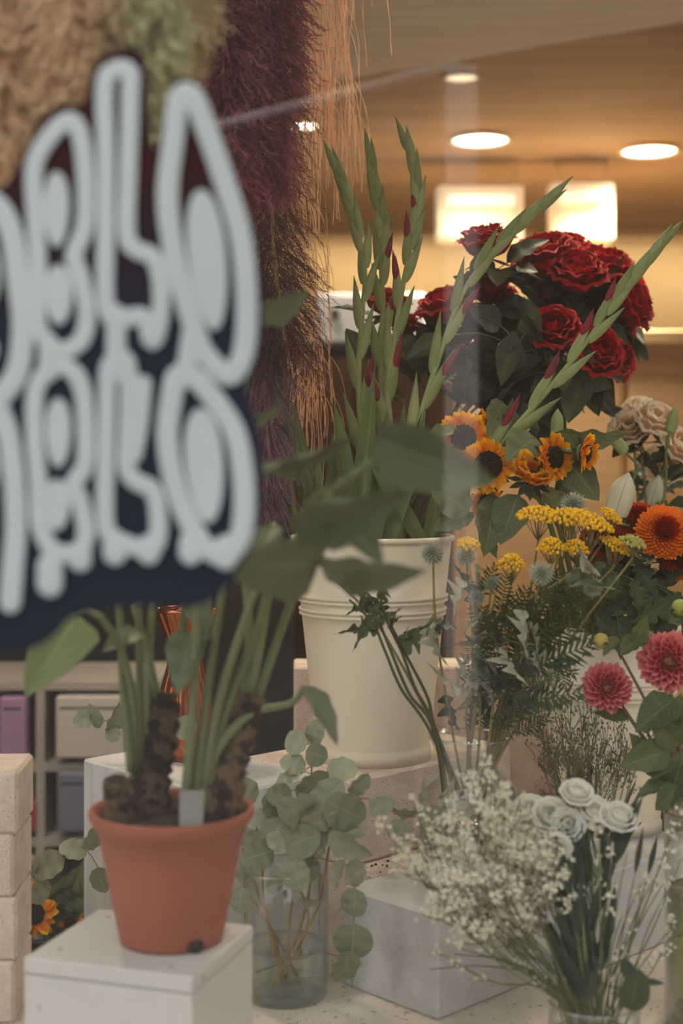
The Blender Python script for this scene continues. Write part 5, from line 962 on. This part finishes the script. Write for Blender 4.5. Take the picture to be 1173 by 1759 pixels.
M_flor = mat('blossom_white', col(242, 238, 224), col(222, 216, 194), .8, 200); M_twig = mat('blossom_twig', col(112, 116, 78), col(92, 98, 62), .6, 40)
def statice(label, px, py, d, i, spread=60, nbr=9, nf=11, foot=None, mo=None):
    c = P(px, py, d); f_ = foot or jfoot(i+.3); th = Thing('white_blossom_sprig', label, 'blossom', f_, 'sprigs of tiny white blossom'); mo = mo or jm(i, (px-1020)/F*d*.25); mid = mo.lerp(c, .55)+Vector((0, 0, -.01))
    ax = cat([f_, mo, mid, c], 7); n = len(ax); b = MB(); b.tube(ax, [.0013*(1-.5*k/(n-1)) for k in range(n)], 5); fl = MB(); sp_ = spread/F*d
    for k in range(nbr):
        p, tg = at(ax, .72+.28*k/max(1, nbr-1)); o = rvec(); e = p+(o*.8+tg*.7+Vector((0, 0, .25)))*sp_*rnd(.45, .9); b.tube([p, p.lerp(e, .5)+Vector((0, 0, -.003)), e], .0006, 4)
        for j in range(nf):
            q = p.lerp(e, rnd(.45, 1.1))+rvec()*.009*rnd(.2, 1); s_ = rnd(.0020, .0036); y = (rvec()+Vector((0, -.3, .8))).normalized(); x = y.orthogonal().normalized(); z = x.cross(y)
            vs = [q]; 
            for m_ in range(5):
                a = 2*PI*m_/5; o2 = x*math.cos(a)+z*math.sin(a); o3 = x*math.cos(a+.63)+z*math.sin(a+.63); vs += [q+o2*s_*1.3+y*s_*1.3, q+o3*s_*.5+y*s_*.9]
            fl.add(vs, [t_ for m_ in range(5) for t_ in ((0, 1+2*m_, 1+(2*m_+1)), (0, 1+2*m_+1, 1+(2*m_+2) % 10))])
    th.part('twigs', b, M_twig, kind='stuff'); th.part('florets', fl, M_flor, False, kind='stuff')
ST = [(715, 1500), (738, 1450), (760, 1520), (775, 1425), (745, 1545), (800, 1470), (812, 1530), (832, 1420), (850, 1490), (865, 1545), (880, 1440), (905, 1505), (925, 1555), (700, 1470), (780, 1570), (835, 1585), (890, 1590), (850, 1370), (810, 1385), (940, 1500), (790, 1500), (870, 1410), (920, 1460), (820, 1450)]
for i, (x, y) in enumerate(ST): statice('sprig of tiny cream white blossom left of the white roses', x, y, 1.47+.05*math.sin(i*1.3), i, 66, 10, 13)
for i, (x, y) in enumerate([(1030, 1440), (1050, 1475), (1000, 1560), (1110, 1510), (900, 1660), (1060, 1650), (760, 1640)]):
    statice('sparse thin blossom sprig among the white rose stems', x, y, 1.46, i+40, 26, 3, 4)
for i, (x, y) in enumerate([(1160, 1410), (1168, 1480), (1155, 1600)]): statice('small white blossom sprig in front of the right vase', x, y, 1.50, i+60, 30, 4, 8)
L_gb = leaf_mesh('grass_blade', leafmat('grass_blade', col(112, 126, 104), col(90, 106, 84)), sword, 10, 2, .4, .05, asp=.1)
M_gray = mat('grass_stem', col(124, 140, 116), col(100, 120, 94), .6, 30); M_seed = mat('grass_seed', col(134, 124, 88), col(100, 94, 62), .8, 60); M_thin = mat('thin_dark_stem', col(84, 94, 62), col(62, 74, 48), .6, 40)
for i in range(34):      # bare thin stalks fanning out of the jar
    a = -1.25+2.0*i/33+rnd(-.08, .08); tip = P(1010+math.sin(a)*rnd(200, 300), 1745-math.cos(a)*rnd(160, 300), 1.46+rnd(-.03, .04)); f_ = jfoot(i+.7)
    b = MB(); mo = jm(i, math.sin(a)*.04); ax = cat([f_, mo, mo.lerp(tip, .5)+Vector((0, 0, .012)), tip], 5); b.tube(ax, [.0012*(1-.6*k/(len(ax)-1)) for k in range(len(ax))], 5)
    th = Thing('thin_stalk', 'thin dark stalk fanning out of the low glass jar', 'stem', f_, 'thin stalks in the low jar'); th.part('stem', b, M_thin)
    if i % 4 == 1 and i > 20: th.inst('leaf', L_wl, frame(tip, tip-mo, to_cam(tip), .006, .05, .05))
th = Thing('leafy_twig', 'twig with two dark oval leaves at the jar rim', 'twig', jfoot(5.5)); stem_of(th, [jfoot(5.5), jm(2, .04), P(1080, 1690, 1.42)], .0016, .001, M_thin)
L_dark = leaf_mesh('dark_oval_leaf', M_wleaf, roundp, 10, 6, .08, .1, .03); leaf_px(th, L_dark, (1082, 1736, 1.41), (1098, 1670, 1.39), 52, 10); leaf_px(th, L_dark, (1092, 1690, 1.42), (1068, 1650, 1.41), 30, 30); leaf_px(th, L_wl, (1104, 1684, 1.42), (1142, 1690, 1.41), 12, 10)
for i in range(30):      # panic grass standing behind the white roses, in the same block corner
    x0 = 1010+rnd(-60, 60); xt = x0+(x0-1010)*rnd(.2, .7)+rnd(-14, 14); yt = rnd(1215, 1330); d = 1.76+rnd(-.04, .04); f_ = Vector((P(1015+rnd(-30, 30), 0, d).x, d, ZD+.001))
    th = Thing('panic_grass', 'airy panic grass stalk behind the white roses', 'grass', f_, 'panic grass stalks'); top = P(xt, yt, d); mid = f_.lerp(top, .5)+Vector(((x0-1010)/F*d*.2, 0, .02)); ax = cat([f_, mid, top], 8); b = MB(); b.tube(ax, [.0013*(1-.7*k/(len(ax)-1)) for k in range(len(ax))], 5); th.part('stem', b, M_gray)
    bb = MB()
    for k in range(12):
        p, tg = at(ax, .55+.45*k/11); o = rvec(); e = p+(o*.6+tg*.8+Vector((0, 0, .2)))*rnd(.018, .04); bb.tube([p, p.lerp(e, .5), e], .00025, 3)
        for j in range(4):
            q = p.lerp(e, rnd(.4, 1))+rvec()*.005; bb.tube([p.lerp(e, .4), q], .00018, 3); bb.blob(q, rnd(.0007, .0012), 4, 3, .2, (1, 1, 1.8))
    th.part('panicle', bb, M_seed, kind='stuff')
    leaf_px(th, L_gb, (x0, 1440, d), (x0+(x0-1010)*.6+rnd(-20, 20), yt+90, d), 8, rnd(-50, 50))
# street side: what the pane mirrors
M_post = mat('pale_post', col(226, 216, 214), None, .7)
YM = -3.0; YV = 2*.888-YM
def PM(px, py): v = P(px, py, YV); return Vector((v.x, YM, v.z))
a0, a1 = PM(765, 120), PM(820, 120); xm = (a0.x+a1.x)/2
th = Thing('awning_frame', 'pale street awning post and arm seen as a soft reflection in the glass', 'awning', (xm, YM, 0))
b = MB(); b.box((a0.x, YM-.05, .012), (a1.x, YM+.05, a0.z), None, .006); th.part('post', b, M_post, False)
b = MB(); b.box((a0.x-.06, YM-.11, 0), (a1.x+.06, YM+.11, .012), None, .003); th.part('base_plate', b, M_post, False)
q0, q1 = PM(765, 104), PM(120, 285); b = MB(); b.tube([q0+Vector((.05, 0, -.012)), q1], .022, 12); th.part('arm', b, M_post)
